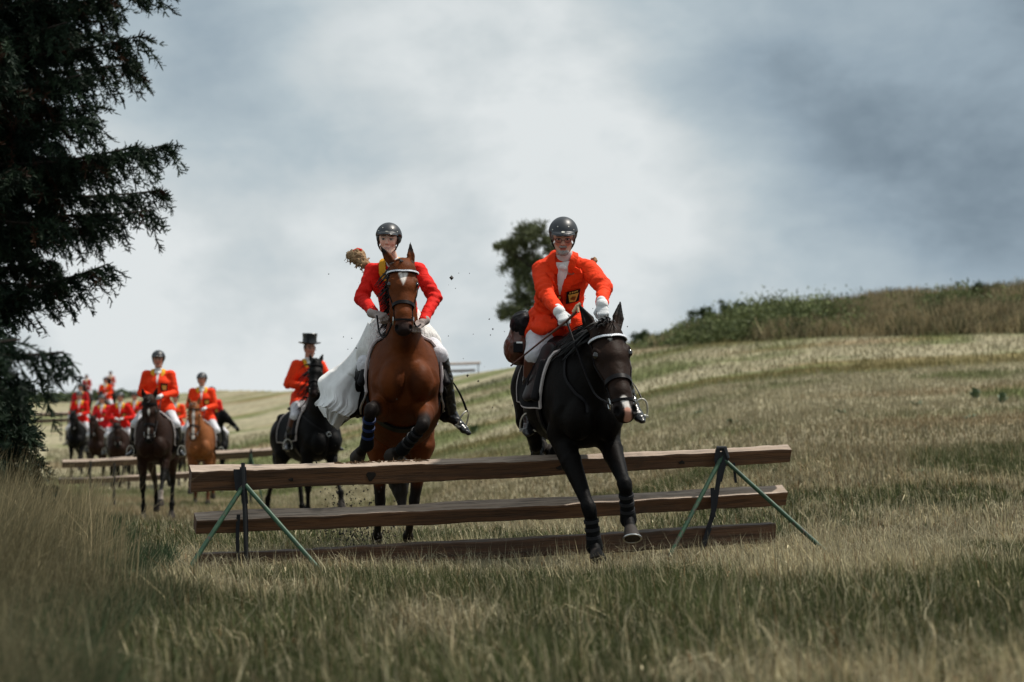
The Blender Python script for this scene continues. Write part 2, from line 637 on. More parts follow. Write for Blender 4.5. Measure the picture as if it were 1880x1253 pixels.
def terrain(x, y):
    x = np.asarray(x, float); y = np.asarray(y, float)
    yy = np.maximum(y, 6.0); u = np.clip(x / yy, CR_U[0], CR_U[-1])
    py = np.interp(u, CR_U, CR_PY); Dc = np.interp(u, CR_U, CR_D); Y0 = np.interp(u, CR_U, CR_Y0)
    zc = CAMH + (HOR - py) / FPX * Dc
    t = (yy - Y0) / (Dc - Y0); tc = np.clip(t, 0, 1)
    z = zc * tc ** np.interp(u, [-.16, -.08], [1.0, 1.25])
    z = np.where(t > 1, zc + (yy - Dc) * 0.0 - 0.06 * np.maximum(yy - Dc, 0), z)
    z = np.maximum(z, -3)
    z += .08 * sstep(0, 2.4, x) * (1 - sstep(25, 45, y))
    z += -.25 * sstep(22, 31, y) * (1 - sstep(60, 75, y)) * (1 - sstep(0, 4, x))
    # rough verge under the tall grass and the trees on the left
    ex = -1.1 - .20 * (y - 8.2)
    z += .16 * sstep(0, 1.6, ex - x) * (1 - sstep(45, 60, y))
    nf = sstep(18.5, 22, y) + (1 - sstep(12.5, 14.5, y)) * sstep(7, 11, y)
    z += (fbm(np.stack([x * .35, y * .35, x * 0 + 3.1], -1), 3) - .5) * .10 * nf - .035 * (1 - nf)
    return z


def tz(x, y): return float(terrain(np.array([x]), np.array([y]))[0])


STRAW = np.array([.33, .268, .150]); STRAW2 = np.array([.40, .358, .232]); GREEN = np.array([.048, .065, .022]); DKGREEN = np.array([.024, .040, .018])
RUST = np.array([.22, .135, .065])


def green_at(x, y):
    """0 straw .. 1 green: mown swathes and patches"""
    z0 = x * 0
    warp = (fbm(np.stack([x * .05, y * .05, z0], -1), 2) - .5) * 14
    band = fbm(np.stack([x * .035, (y + warp * .6 - .12 * x) * .28, z0 + 7], -1), 3)
    patch_ = fbm(np.stack([x * .5, y * .30, z0 + 31], -1), 4)
    far = sstep(22, 36, y)
    v = patch_ * (1 - far * .65) + band * far * .65 + (1 - far) * .0
    return sstep(.45 + .05 * (1 - far), .60, v)


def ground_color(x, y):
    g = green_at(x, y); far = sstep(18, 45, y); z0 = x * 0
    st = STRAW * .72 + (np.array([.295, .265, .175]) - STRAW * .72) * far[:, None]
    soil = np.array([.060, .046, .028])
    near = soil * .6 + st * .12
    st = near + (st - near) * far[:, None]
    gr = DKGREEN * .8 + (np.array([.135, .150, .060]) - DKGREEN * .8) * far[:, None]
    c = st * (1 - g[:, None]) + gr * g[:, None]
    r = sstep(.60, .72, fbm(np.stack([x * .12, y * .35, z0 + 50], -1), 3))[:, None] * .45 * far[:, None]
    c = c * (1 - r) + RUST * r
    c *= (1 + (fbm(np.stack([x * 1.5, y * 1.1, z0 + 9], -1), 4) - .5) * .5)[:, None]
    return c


def build_ground():
    U = np.concatenate([np.linspace(-6, -.6, 24)[:-1], np.linspace(-.6, .6, 380), np.linspace(.6, 6, 24)[1:]])
    Dd = np.concatenate([[-12, -4, 1], np.geomspace(4, 320, 560), [420, 700, 1100]])
    Y = np.repeat(Dd[:, None], len(U), 1)
    X = U[None, :] * np.maximum(Y, 6.0)
    Z = terrain(X.ravel(), Y.ravel()).reshape(X.shape)
    n = fbm(np.stack([X * 1.3, Y * 1.3, X * 0], -1), 4)
    Z = Z + (n - .5) * .03 * (Y < 60)
    V = np.stack([X, Y, Z], -1).reshape(-1, 3)
    nr, nc = X.shape; i = np.arange(nr - 1)[:, None] * nc + np.arange(nc - 1)[None, :]
    F = np.stack([i, i + 1, i + 1 + nc, i + nc], -1).reshape(-1, 4)
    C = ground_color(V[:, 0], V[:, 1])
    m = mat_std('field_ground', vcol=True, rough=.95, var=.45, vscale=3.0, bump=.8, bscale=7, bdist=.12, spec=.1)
    o = mesh_obj('ground', V, F, m, None, C); tag(o, 'stubble field of dry straw and green grass rising to a low crest', 'ground', kind='structure')


build_ground()

BLADE = mat_std('grass_blades', vcol=True, rough=.75, var=0, spec=.2, transl=.22)


def blades(name, label, x, y, h, w, C, lean=.35, wind=(.0, .0), zoff=0.0, bend=.5, cat='grass', z=None, rootdark=.85):
    """one stuff object of many grass blades; every array has one entry per blade"""
    n = len(x); z = (terrain(x, y) if z is None else z) + zoff
    az = fbm(np.stack([x * 2.6, y * 2.6, x * 0 + 60], -1), 2) * 18 + RNG.normal(0, .9, n); ln = np.abs(RNG.normal(0, 1, n)) * np.where(RNG.random(n) < .42, lean * 2.6, lean * .7)
    dx, dy = np.cos(az) * ln + wind[0], np.sin(az) * ln + wind[1]
    wa = RNG.uniform(0, PI, n); wx, wy = np.cos(wa) * w / 2, np.sin(wa) * w / 2
    V = np.zeros((n, 5, 3), np.float32)
    V[:, 0] = np.stack([x - wx, y - wy, z - .02], 1); V[:, 1] = np.stack([x + wx, y + wy, z - .02], 1)
    m = .5
    V[:, 2] = np.stack([x + wx * .9 + dx * h * m * bend, y + wy * .9 + dy * h * m * bend, z + h * m], 1)
    V[:, 3] = np.stack([x - wx * .9 + dx * h * m * bend, y - wy * .9 + dy * h * m * bend, z + h * m], 1)
    V[:, 4] = np.stack([x + dx * h, y + dy * h, z + h * np.sqrt(np.maximum(.05, 1 - ln ** 2 * .6))], 1)
    base = np.arange(n)[:, None] * 5
    me = bpy.data.meshes.new(name)
    me.vertices.add(n * 5); me.vertices.foreach_set('co', V.ravel())
    idx = (base + np.array([[0, 1, 2, 3, 3, 2, 4]])).astype(np.int32)
    me.loops.add(n * 7); me.loops.foreach_set('vertex_index', idx.ravel())
    me.polygons.add(n * 2)
    ls = (np.arange(n)[:, None] * 7 + np.array([[0, 4]])).astype(np.int32); lt = np.tile(np.array([4, 3], np.int32), n)
    me.polygons.foreach_set('loop_start', ls.ravel()); me.polygons.foreach_set('loop_total', lt)
    me.update(calc_edges=True)
    a = me.color_attributes.new('Col', 'FLOAT_COLOR', 'POINT')
    c = np.ones((n, 5, 4), np.float32); c[:, :, :3] = C[:, None, :]
    a.data.foreach_set('color', c.ravel())
    me.materials.append(BLADE)
    o = bpy.data.objects.new(name, me); COL.objects.link(o)
    tag(o, label, cat, kind='stuff')
    return o


def scatter(n, D0, D1, u0=-.26, u1=.26, power=1.0):
    """points in the wedge of field between two distances"""
    D = D0 + (D1 - D0) * RNG.random(n) ** power
    u = RNG.uniform(u0, u1, n)
    return u * D, D


def field_grass():
    X, Y, Hh, W, C = [], [], [], [], []
    for D0, D1, n, hs, ws in ((5.5, 9, 30000, 1.15, .9), (9, 13, 62000, 1.15, .9), (13, 20, 125000, 1.1, 1.0), (20, 32, 120000, .95, 1.6), (32, 55, 110000, .9, 2.6), (55, 85, 50000, 1.0, 4)):
        wide = .42 if D0 < 12 else .31 if D0 < 20 else .26
        x, y = scatter(int(n * wide / .26), D0, D1, -wide, wide, power=.8)
        if D0 > 30: keep = (x / y > -.24); x, y = x[keep], y[keep]
        g = green_at(x, y); r = RNG.random(len(x)); isg = r < (.27 + .42 * g)
        tuft = fbm(np.stack([x * 2.2, y * 2.2, x * 0 + 2], -1), 2)
        h = np.where(isg, RNG.uniform(.045, .13, len(x)) * (1 + .5 * g), RNG.gamma(5, .016, len(x)) + .03) * hs * (.55 + .9 * tuft)
        w = np.where(isg, .0045, .0062) * ws * RNG.uniform(.7, 1.4, len(x))
        br = (RNG.uniform(.30, 1.2, len(x)) * (.6 + .8 * tuft) + (RNG.random(len(x)) < .12) * .5)[:, None]
        mixr = RNG.random((len(x), 1))
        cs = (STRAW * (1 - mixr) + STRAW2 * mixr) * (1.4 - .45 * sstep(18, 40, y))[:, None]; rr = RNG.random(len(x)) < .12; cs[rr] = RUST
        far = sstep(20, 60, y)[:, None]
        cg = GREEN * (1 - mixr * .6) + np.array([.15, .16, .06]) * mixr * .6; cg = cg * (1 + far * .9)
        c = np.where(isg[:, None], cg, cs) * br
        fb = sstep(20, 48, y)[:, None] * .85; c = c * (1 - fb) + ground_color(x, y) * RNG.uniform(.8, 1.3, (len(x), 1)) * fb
        X.append(x); Y.append(y); Hh.append(h); W.append(w); C.append(c)
    X, Y, Hh, W, C = map(np.concatenate, (X, Y, Hh, W, C))
    ex = -1.1 - .20 * (Y - 8.2)
    k = X > ex - .9; X, Y, Hh, W, C = X[k], Y[k], Hh[k], W[k], C[k]
    Hh = Hh * (1 - .30 * sstep(13.5, 15.5, Y) * (1 - sstep(19, 22, Y)))
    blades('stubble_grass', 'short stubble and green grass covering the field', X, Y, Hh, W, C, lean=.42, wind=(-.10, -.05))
    # lying straw
    x, y = scatter(26000, 7, 24, power=.7); g = green_at(x, y); k = RNG.random(len(x)) > g * .8; x, y = x[k], y[k]
    blades('fallen_straw', 'loose pale straw lying in the stubble', x, y, RNG.uniform(.10, .24, len(x)), np.full(len(x), .0035), STRAW2[None] * RNG.uniform(.6, 1.1, (len(x), 1)), lean=1.3, zoff=.02)


def verge_grass():
    X, Y, Hh, W, C = [], [], [], [], []
    for D0, D1, n, ws in ((5.5, 11, 46000, 1), (11, 17, 42000, 1.1), (17, 27, 42000, 1.5), (27, 50, 36000, 2.6)):
        x, y = scatter(n, D0, D1, -.36, -.08, .8)
        ex = -1.1 - .20 * (y - 8.2) + (fbm(np.stack([x * 0, y * .6, y * 0], -1), 2) - .5) * 1.2
        k = x < ex; x, y, ex = x[k], y[k], ex[k]
        dry = sstep(.42, .56, fbm(np.stack([x * .7, y * .45, x * 0 + 80], -1), 3)) * sstep(0, .8, ex - x)
        dry = np.maximum(dry * .7, .50 * sstep(13, 19, y) * sstep(.15, .9, ex - x)) * sstep(3.5, 10.0, y)
        isg = RNG.random(len(x)) > dry * .85
        edge = sstep(0, 1.2, ex - x); isg = isg & ~((y < 12) & (RNG.random(len(x)) < .33))
        h = np.where(isg, RNG.uniform(.10, .26, len(x)), RNG.uniform(.28, .62, len(x)) * (.5 + .5 * edge)) * np.interp(y, [6, 9, 13, 50], [1.05, 1.05, 1, 1])
        w = np.where(isg, .006, .0035) * ws * RNG.uniform(.7, 1.3, len(x))
        m = RNG.random((len(x), 1))
        c = np.where(isg[:, None], DKGREEN * (.9 + m * 1.7), np.array([.22, .19, .105]) * (.35 + .95 * m))
        X.append(x); Y.append(y); Hh.append(h); W.append(w); C.append(c)
    X, Y, Hh, W, C = map(np.concatenate, (X, Y, Hh, W, C))
    blades('verge_grass', 'tall uncut grass along the field edge below the spruces', X, Y, Hh, W, C, lean=.38, wind=(.12, -.02), bend=.3)
    # seed heads on taller stalks
    mb_n = 2600; D = RNG.uniform(11, 30, mb_n); ex = -1.1 - .20 * (D - 8.2); x = ex - RNG.uniform(.1, 2.2, mb_n)
    h = RNG.uniform(.45, .85, mb_n)
    blades('seed_stalks', 'tall dry seed stalks above the verge grass', x, D, h, np.full(mb_n, .005), np.array([.36, .29, .16])[None] * RNG.uniform(.6, 1.2, (mb_n, 1)), lean=.22, wind=(.16, 0), bend=.35)


def weeds():
    """broad leaved weeds dotted over the stubble, each a plant of its own"""
    spots = [(1410, 900, 'broad'), (1683, 745, 'broad'), (1790, 735, 'tall'), (1280, 762, 'broad'), (1345, 780, 'broad'), (1690, 872, 'broad'), (1725, 868, 'broad'), (1545, 760, 'broad'), (1780, 770, 'broad'), (870, 798, 'tall'), (1840, 742, 'tall')]
    m = mat_std('weed_leaf', (.10, .15, .08), .6, var=.3, vscale=20, transl=.2)
    for px, py, kd in spots:
        lo, hi = 9.0, 90.0
        for _ in range(40):
            D = (lo + hi) / 2; p = at(px, py, D)
            if p.z > tz(p.x, D): lo = D
            else: hi = D
        x, D = p.x, lo
        root_z = tz(x, D); mb = MB(); n = 16 if kd == 'broad' else 26; S = .10 + D * .0018
        for i in range(n):
            az = RNG.uniform(0, 2 * PI); el = RNG.uniform(.2, .8) if kd == 'broad' else RNG.uniform(.7, 1.4); L = S * RNG.uniform(.6, 1.3)
            d = Vector((math.cos(az) * math.cos(el), math.sin(az) * math.cos(el), math.sin(el))); s = d.cross(Vector((0, 0, 1))).normalized()
            b = Vector((0, 0, 0)) if kd == 'broad' else Vector((0, 0, S * .5 * RNG.random()))
            q = [b, b + d * L * .4, b + d * L * .8 - Vector((0, 0, L * .1)), b + d * L * 1.1 - Vector((0, 0, L * .3))]
            mb.ribbon(q, [s] * 4, [s.cross(d)] * 4, [.02, L * .38, L * .32, .01], .003)
        o = mb.build('weed', m); o.location = (x, D, root_z)
        side = 'left' if px < 1300 else 'right'
        tag(o, WEED_LABEL[(px, py)], 'weed', 'weeds dotted over the stubble field')


WEED_LABEL = {(1235, 690): 'small broad leaved weed just below the left end of the scrub bank', (1410, 900): 'broad leaved weed just above the right end of the second rail', (1683, 745): 'blue green broad leaved weed in the far pale stubble right of the rails',
    (1745, 748): 'upright green weed beside the blue green one at far right of field', (1790, 735): 'upright weed on the upper right slope, second from the photo edge', (1280, 762): 'low broad weed in the green band beyond the dark horse stirrup',
    (1345, 780): 'pale broad weed in the green band above the right tripod', (1225, 790): 'tufty upright weed right beside the dark horse nose', (1690, 872): 'large leaved weed lying flat in the stubble right of the rails', (1725, 868): 'dark leaved weed touching the flat one right of the rails',
    (1725, 835): 'upright dark tuft behind the pair of flat weeds', (1555, 700): 'small upright weed in the middle of the upper slope', (1625, 707): 'upright pointed weed right of middle of the upper slope', (1545, 760): 'dark broad weed in the long green band mid field',
    (1455, 770): 'round broad weed left of the dark one in the green band', (1780, 770): 'low broad weed in the green band near the right edge', (870, 798): 'dark tuft of weed between the two leading horses', (1840, 742): 'upright weed nearest the right edge of the photo'}

field_grass()
verge_grass()
weeds()

# ------------------------------------------------------------------ trees
LEAF = mat_std('needle_foliage', vcol=True, rough=.7, var=0, spec=.2, transl=.15)
BARK = mat_std('spruce_bark', (.035, .026, .020), .9, var=.4, vscale=10, bump=.9, bscale=12, bdist=.04, stretch=(1, 1, .3))


def quads_obj(name, V, C, mat, parent):
    n = len(V); F = np.arange(n * 4, dtype=np.int32).reshape(n, 4)
    return mesh_obj(name, V.reshape(-1, 3), F, mat, parent, np.repeat(C, 4, 0), smooth=False)


def spruce(label, x, y, height, radfn, z0=.5, seed=1, dens=1.0, brown=.25, nwh=46, azr=None, special=(), tone=1.0, nsz=1.0):
    rng = np.random.default_rng(seed); gz = tz(x, y) - .05
    root = empty('spruce_tree', (x, y, gz)); tag(root, label, 'tree', 'spruces along the left field edge')
    tm = mb = MB(); pts = [Vector((rng.normal(0, .02) * i, rng.normal(0, .02) * i, height * i / 10)) for i in range(11)]
    mb.tube(pts, [.24 * (1 - i / 10.6) + .02 for i in range(11)], 12)
    bm = tm; VV, CC = [], []
    G0 = np.array([.009, .019, .012]) * tone; G1 = np.array([.020, .036, .018]) * tone; BR = np.array([.045, .021, .011])
    br = []
    for i in range(nwh):
        z = z0 + (height - z0) * (i / nwh) ** 1.0
        for k in range(5 if dens < 1 else 7):
            az = rng.uniform(0, 2 * PI); br.append((z + rng.uniform(-.1, .1), az, radfn(z, az) * rng.uniform(.62, 1.12), rng.uniform(-.18, .16)))
    br += list(special)
    for (z, az, L, rise) in br:
        if L < .15: continue
        d = np.array([math.cos(az), math.sin(az), 0]); n = 9; P = []
        for j in range(n):
            t = j / (n - 1); P.append(np.array([0, 0, z]) + d * L * t + np.array([0, 0, L * (rise * t - .16 * t * (1 - t) * 1.5 - .02 * t ** 3)]))
        P = np.array(P); bm.tube([Vector(p) for p in P], [.030 * (1 - t / 9.5) * min(1, L / 2) + .004 for t in range(n)], 5)
        nb = int(L * 30 * dens); isb = rng.random() < brown * .7
        for b in range(nb):
            t = 1 - (1 - rng.random()) ** 1.0 * .93; f = t * (n - 1); j = min(int(f), n - 2); p = P[j] + (P[j + 1] - P[j]) * (f - j)
            side = 1 if rng.random() < .5 else -1; sd = np.array([-d[1], d[0], 0]) * side
            tw = unit(d * rng.uniform(.35, .9) + sd * rng.uniform(.2, 1.0) + np.array([0, 0, rng.uniform(-1.3, .10)]))
            tl = rng.uniform(.16, .55) * (1.15 - .5 * t) * min(1.2, .5 + L * .3)
            m = int(tl * 105 * (dens ** .5) / nsz); s = rng.random(m)[:, None]
            droop = np.array([0, 0, -.25])
            c = p + tw * tl * s + droop * tl * s * s
            nd = unit_rows(tw * .75 + rng.normal(0, .55, (m, 3))); nl = rng.uniform(.045, .10, m)[:, None] * nsz
            wv = unit_rows(np.cross(nd, rng.normal(0, 1, (m, 3)))) * rng.uniform(.010, .021, m)[:, None] * nsz
            q = np.stack([c - wv * .5, c + wv * .5, c + nd * nl + wv * .35, c + nd * nl - wv * .35], 1)
            VV.append(q)
            bb = isb or rng.random() < brown * .35
            col_ = (BR if bb else G0 + (G1 - G0) * rng.random()) * rng.uniform(.6, 1.4)
            CC.append(np.repeat(col_[None], m, 0))
    bm.build('trunk', BARK, root)
    quads_obj('crown', np.concatenate(VV), np.concatenate(CC), LEAF, root)


def unit_rows(a): return a / (np.linalg.norm(a, axis=1, keepdims=True) + 1e-9)


def rad_main(z, az):
    # profile read from the outline towards the field: widest at 4-5 m, hollow near the ground
    return float(np.interp(z, [0, .6, 1.65, 2.04, 2.55, 3.04, 3.6, 4.1, 4.5, 4.9, 5.6, 6.2, 8, 11], [1.15, 1.2, 1.2, 1.25, 1.5, 1.85, 2.0, 2.2, 2.3, 2.15, 2.05, 2.1, 1.8, .2]))


# main spruce: trunk stands left of the frame, its right side fills the photo's left edge
spruce('big dark spruce with rusty brown inner twigs and one long branch reaching right', -7.0, 27.0, 11.0, lambda z, a: rad_main(z, a) * .94, .15, 3, 1.5, .13, 54,
       special=[(4.25, -.12, 2.98, .09), (4.35, -.3, 2.8, .03), (4.1, .1, 2.8, -.02), (2.65, -.1, 2.25, .20), (5.6, -.1, 2.6, .08), (5.5, .2, 2.5, .05), (6.3, -.1, 2.75, .02), (6.5, -.3, 2.7, .05), (3.9, 0, 2.7, -.05)])
spruce('dark spruce farther along the verge, low part seen behind the big one', -11.3, 40.0, 10.0, lambda z, a: float(np.interp(z, [0, 2, 5, 10], [1.6, 2.2, 1.9, .2])), .2, 5, .9, .2, 34)
spruce('blue green spruce closest to the lens, blurred at the left edge', -3.05, 10.2, 5.2, lambda z, a: float(np.interp(z, [0, .35, .8, 1.3, 1.75, 2.3, 5], [.5, .55, .66, .66, .55, .40, .1])), .55, 8, 1.6, .0, 50, tone=1.0, nsz=.6,
       special=[(1.28, -.1, 1.06, -.08), (1.30, -.2, .9, -.06)])


spruce('young low spruce at the verge, between the blurred spruce and the big one', -5.75, 24.0, 2.6, lambda z, a: float(np.interp(z, [0, .5, 1.2, 2.6], [.85, .85, .6, .1])), .1, 15, 1.6, .05, 24)


def broadleaf_cluster(name, label, cat, group, base, blobs, trunkpts, leafcol, leaf=.10, density=900, seed=2, mat=None, tr=.16):
    """tree from a bent trunk, limbs to each clump and leaf faces spread through the clumps"""
    rng = np.random.default_rng(seed); root = empty(name, base); tag(root, label, cat, group)
    b0 = Vector(base); mb = MB(); tp = [Vector(p) - b0 for p in trunkpts]; m = len(tp)
    mb.tube(smooth_line(tp, 14), [tr * (1 - .75 * i / 13) for i in range(14)], 9)
    for (c, r) in blobs:
        c = Vector(c) - b0; k = min(range(m), key=lambda i: (tp[i] - c).length + max(0, tp[i].z - c.z) * 2)
        mb.tube(bez(tp[k], tp[k].lerp(c, .3) + Vector((0, 0, .15)), tp[k].lerp(c, .7) + Vector((0, 0, .1)), c, 7), [tr * .35 * (1 - .8 * i / 6) for i in range(7)], 5)
    mb.build('trunk', BARK, root)
    VV, CC = [], []
    for (c, r) in blobs:
        c = nv(Vector(c) - b0); r = np.array(r); nn = int(density * r[0] * r[2])
        sub = max(5, int(nn / 60)); sc = unit_rows(rng.normal(0, 1, (sub, 3))) * rng.uniform(.35, 1.05, (sub, 1)) * r + c
        for s_ in sc:
            q = 60; p = s_ + rng.normal(0, 1, (q, 3)) * r.mean() * .20
            nd = unit_rows(rng.normal(0, 1, (q, 3)) + [0, 0, .4]) * leaf * rng.uniform(.5, 1.2, (q, 1)); wv = unit_rows(np.cross(nd, rng.normal(0, 1, (q, 3)))) * leaf * .30
            VV.append(np.stack([p - wv * .5, p + wv * .5, p + nd + wv * .4, p + nd - wv * .4], 1))
            CC.append(np.repeat((np.array(leafcol) * rng.uniform(.55, 1.5))[None], q, 0))
    quads_obj('crown', np.concatenate(VV), np.concatenate(CC), mat or LEAF, root)


def field_pine():
    D = 84.0; g = lambda px, py, dd=0: at(px, py, D + dd)
    bx = g(1015, 700); base = Vector((bx.x, D, tz(bx.x, D) - .1))
    px = [(960, 432, 26, 18), (935, 448, 22, 12), (985, 425, 22, 15), (1000, 450, 22, 20), (950, 465, 28, 20), (945, 490, 24, 16), (975, 485, 26, 24), (915, 452, 14, 8), (960, 515, 22, 18), (985, 530, 24, 24),
          (950, 545, 22, 14), (940, 570, 26, 14), (965, 560, 22, 16), (925, 578, 18, 9), (990, 575, 22, 16), (1010, 500, 20, 30), (1030, 540, 16, 22)]
    k = D / FPX
    bl = [(g(a, b, RNG.uniform(-.5, .5)), (c * k * 1.05, c * k, d * k * 1.05)) for a, b, c, d in px]
    tr = [base, g(1012, 640), g(1000, 560), g(985, 500), g(975, 440)]
    broadleaf_cluster('pine_tree', 'lone bushy pine leaning left on the crest behind the man', 'tree', None, base, bl, tr, (.11, .125, .06), .13, 5200, 4, tr=.14)


field_pine()


# ------------------------------------------------------------------ the scrub bank on the right
def bank_profile(px):
    top = np.interp(px, [1120, 1160, 1230, 1300, 1380, 1440, 1520, 1600, 1700, 1800, 1880, 2000, 2300], [655, 636, 612, 588, 562, 556, 560, 548, 540, 534, 526, 515, 500])
    return top


def build_bank():
    us = np.linspace(1118, 2290, 200); rows = 14; V = []
    for px in us:
        u = (px - 940) / FPX; Dc = float(np.interp(u, CR_U, CR_D)); base = tz(u * Dc, Dc); tp = bank_profile(px) + 14
        Dt = Dc + 5.0; ztop = CAMH + (HOR - tp) / FPX * Dt
        for j in range(rows):
            t = j / (rows - 1)
            if t < .6: q = t / .6; D = Dc - .2 + 5.2 * q; z = base - .15 + (ztop - base + .15) * (q ** .8)
            else: q = (t - .6) / .4; D = Dt + 12 * q; z = ztop - .06 * 12 * q - .4 * q
            V.append((u * D, D, z + (fbm(np.array([u * D * .5, D * .5, 4.0]), 3) - .5) * .5 * (0 < t < 1)))
    V = np.array(V); i = (np.arange(199)[:, None] * rows + np.arange(rows - 1)[None]); F = np.stack([i, i + rows, i + rows + 1, i + 1], -1).reshape(-1, 4)
    n = fbm(V * .5, 3)[:, None]; C = np.array([.12, .13, .06]) * (1 - n) + np.array([.28, .23, .13]) * n
    o = mesh_obj('embankment', V, F, mat_std('bank_ground', vcol=True, rough=.95, var=.4, vscale=2, bump=.8, bscale=4, bdist=.2, spec=.1), None, C)
    tag(o, 'overgrown earth bank along the top of the field', 'bank', kind='structure')
    # scrub growing on it: leaf clumps and dry grass
    rng = np.random.default_rng(21); Vf = V.reshape(200, rows, 3); VV, CC = [], []
    for s_ in range(3300):
        a = rng.random() ** .9 * 198; b = rng.uniform(.2, 8.4); i0, j0 = int(a), int(b); p = Vf[i0, j0] + (Vf[i0 + 1, j0] - Vf[i0, j0]) * (a - i0) + (Vf[i0, j0 + 1] - Vf[i0, j0]) * (b - j0)
        px = us[i0]; n1 = fbm(np.array([p[0] * .35, p[1] * .5 + b * .3, 11.0]), 3)
        green = rng.random() < .88 * (1 - float(sstep(1330, 1640, px))) + .62 * float(sstep(.42, .56, n1))
        if b > 6.5 and px > 1430 and rng.random() < .85: green = False
        q = 46
        if green:
            r = rng.uniform(.20, .46) * (1.35 if 1340 < px < 1560 else 1.0) * (.6 if px < 1240 else 1); c0 = p + np.array([0, 0, r * .45]); pp = c0 + rng.normal(0, 1, (q, 3)) * r * .42
            nd = unit_rows(rng.normal(0, 1, (q, 3)) + [0, 0, .5]) * .13 * rng.uniform(.5, 1.2, (q, 1)); wv = unit_rows(np.cross(nd, rng.normal(0, 1, (q, 3)))) * .05
            cc = (np.array([.075, .098, .040]) + rng.random() * np.array([.09, .09, .035])) * rng.uniform(.6, 1.4)
        else:
            r = rng.uniform(.2, .5); pp = p + rng.normal(0, 1, (q, 3)) * [.22, .22, .03]
            nd = unit_rows(rng.normal(0, .28, (q, 3)) + [0, 0, 1]) * r * rng.uniform(.6, 1.3, (q, 1)); wv = unit_rows(np.cross(nd, rng.normal(0, 1, (q, 3)))) * .022
            cc = np.array([.33, .27, .155]) * rng.uniform(.5, 1.3) if rng.random() < .85 else np.array([.09, .10, .05])
        VV.append(np.stack([pp - wv * .5, pp + wv * .5, pp + nd + wv * .25, pp + nd - wv * .25], 1)); CC.append(np.repeat(cc[None], q, 0) * rng.uniform(.7, 1.3, (q, 1)))
    o = quads_obj('bank_scrub', np.concatenate(VV), np.concatenate(CC), LEAF, None)
    tag(o, 'tangled green scrub and dry brown grass covering the bank', 'scrub', kind='stuff')
    # thin shrubs standing above the bank's left part
    for i, (px, hh, lab) in enumerate(((1178, .75, 'wispy little bush at the left foot of the scrub bank'), (1283, .95, 'thin open bush standing above the left slope of the bank'), (1342, .7, 'small leafy bush where the bank slope steepens'),
                        (1808, .5, 'low dark bush on the bank top near the right edge'))):
        u = (px - 940) / FPX; i0 = int(np.searchsorted(us, px)); p = Vf[i0, 7]
        base = Vector(p) - Vector((0, 0, .1)); bl = [(base + Vector((RNG.uniform(-.35, .35), RNG.uniform(-.3, .3), hh * RNG.uniform(.4, 1))), (.26, .26, .22)) for _ in range(6)]
        broadleaf_cluster('bush', lab, 'bush', 'bushes standing on the bank', base, bl, [base, base + Vector((0, 0, hh * .4)), base + Vector((.05, 0, hh * .8))], (.040, .060, .022), .09, 900 if i < 3 else 3500, 40 + i, tr=.03)


build_bank()


def far_hedge():
    """dark hedge on the far left skyline"""
    rng = np.random.default_rng(9); VV, CC = [], []
    for s_ in range(260):
        px = rng.uniform(-80, 250); D = float(np.interp(px, CR_PX, CR_D)) + rng.uniform(-1, 2); u = (px - 940) / FPX; p = np.array([u * D, D, tz(u * D, D)])
        hh = float(np.interp(px, [0, 200, 260, 560], [.8, .45, .12, .06])); q = 40; r = .5
        pp = p + rng.normal(0, 1, (q, 3)) * [r, r, hh * .3] + [0, 0, hh * .4]; nd = unit_rows(rng.normal(0, 1, (q, 3))) * .35; wv = unit_rows(np.cross(nd, rng.normal(0, 1, (q, 3)))) * .16
        VV.append(np.stack([pp - wv, pp + wv, pp + nd + wv, pp + nd - wv], 1)); CC.append(np.repeat((np.array([.065, .085, .040]) * rng.uniform(.6, 1.5))[None], q, 0))
    o = quads_obj('hedge', np.concatenate(VV), np.concatenate(CC), LEAF, None); tag(o, 'low dark hedge along the far left skyline', 'hedge', kind='stuff')


far_hedge()


# ------------------------------------------------------------------ jumps
def wood_mat(name, c1, c2, rough=.7):
    if name in MATS: return MATS[name]
    m = bpy.data.materials.new(name); m.use_nodes = True; b = NB(m.node_tree); P = m.node_tree.nodes['Principled BSDF']
    tc = b.n('ShaderNodeTexCoord'); mp = b.n('ShaderNodeMapping'); b.link(tc.outputs['Object'], mp.inputs[0]); mp.inputs['Scale'].default_value = (.35, 7, 7)
    n1 = b.noise(mp.outputs[0], 3, 8, .65, .6).outputs[0]
    mp2 = b.n('ShaderNodeMapping'); b.link(tc.outputs['Object'], mp2.inputs[0]); mp2.inputs['Scale'].default_value = (.5, 14, 14)
    n2 = b.noise(mp2.outputs[0], 7, 6, .6, .3).outputs[0]
    c = b.mix(b.maprange(n1, .35, .65, 0, 1), c1, c2)
    c = b.mix(b.maprange(n2, .50, .62, 0, .75), c, tuple(v * .28 for v in c1))
    n3 = b.noise(tc.outputs['Object'], 1.7, 4, .6).outputs[0]
    c = b.mix(b.maprange(n3, .58, .70, 0, .65), c, (.022, .018, .015))
    vo = b.n('ShaderNodeTexVoronoi'); mp3 = b.n('ShaderNodeMapping'); b.link(tc.outputs['Object'], mp3.inputs[0]); mp3.inputs['Scale'].default_value = (2.2, 6, 6); b.link(mp3.outputs[0], vo.inputs[0]); vo.inputs['Scale'].default_value = 1.0
    c = b.mix(b.maprange(vo.outputs[0], .05, .16, .85, 0), c, (.012, .009, .007))
    b.link(c, P.inputs['Base Color']); P.inputs['Roughness'].default_value = rough
    bp = b.n('ShaderNodeBump'); bp.inputs['Strength'].default_value = .9; bp.inputs['Distance'].default_value = .008
    b.link(n2, bp.inputs['Height']); b.link(bp.outputs[0], P.inputs['Normal']); MATS[name] = m
    return m


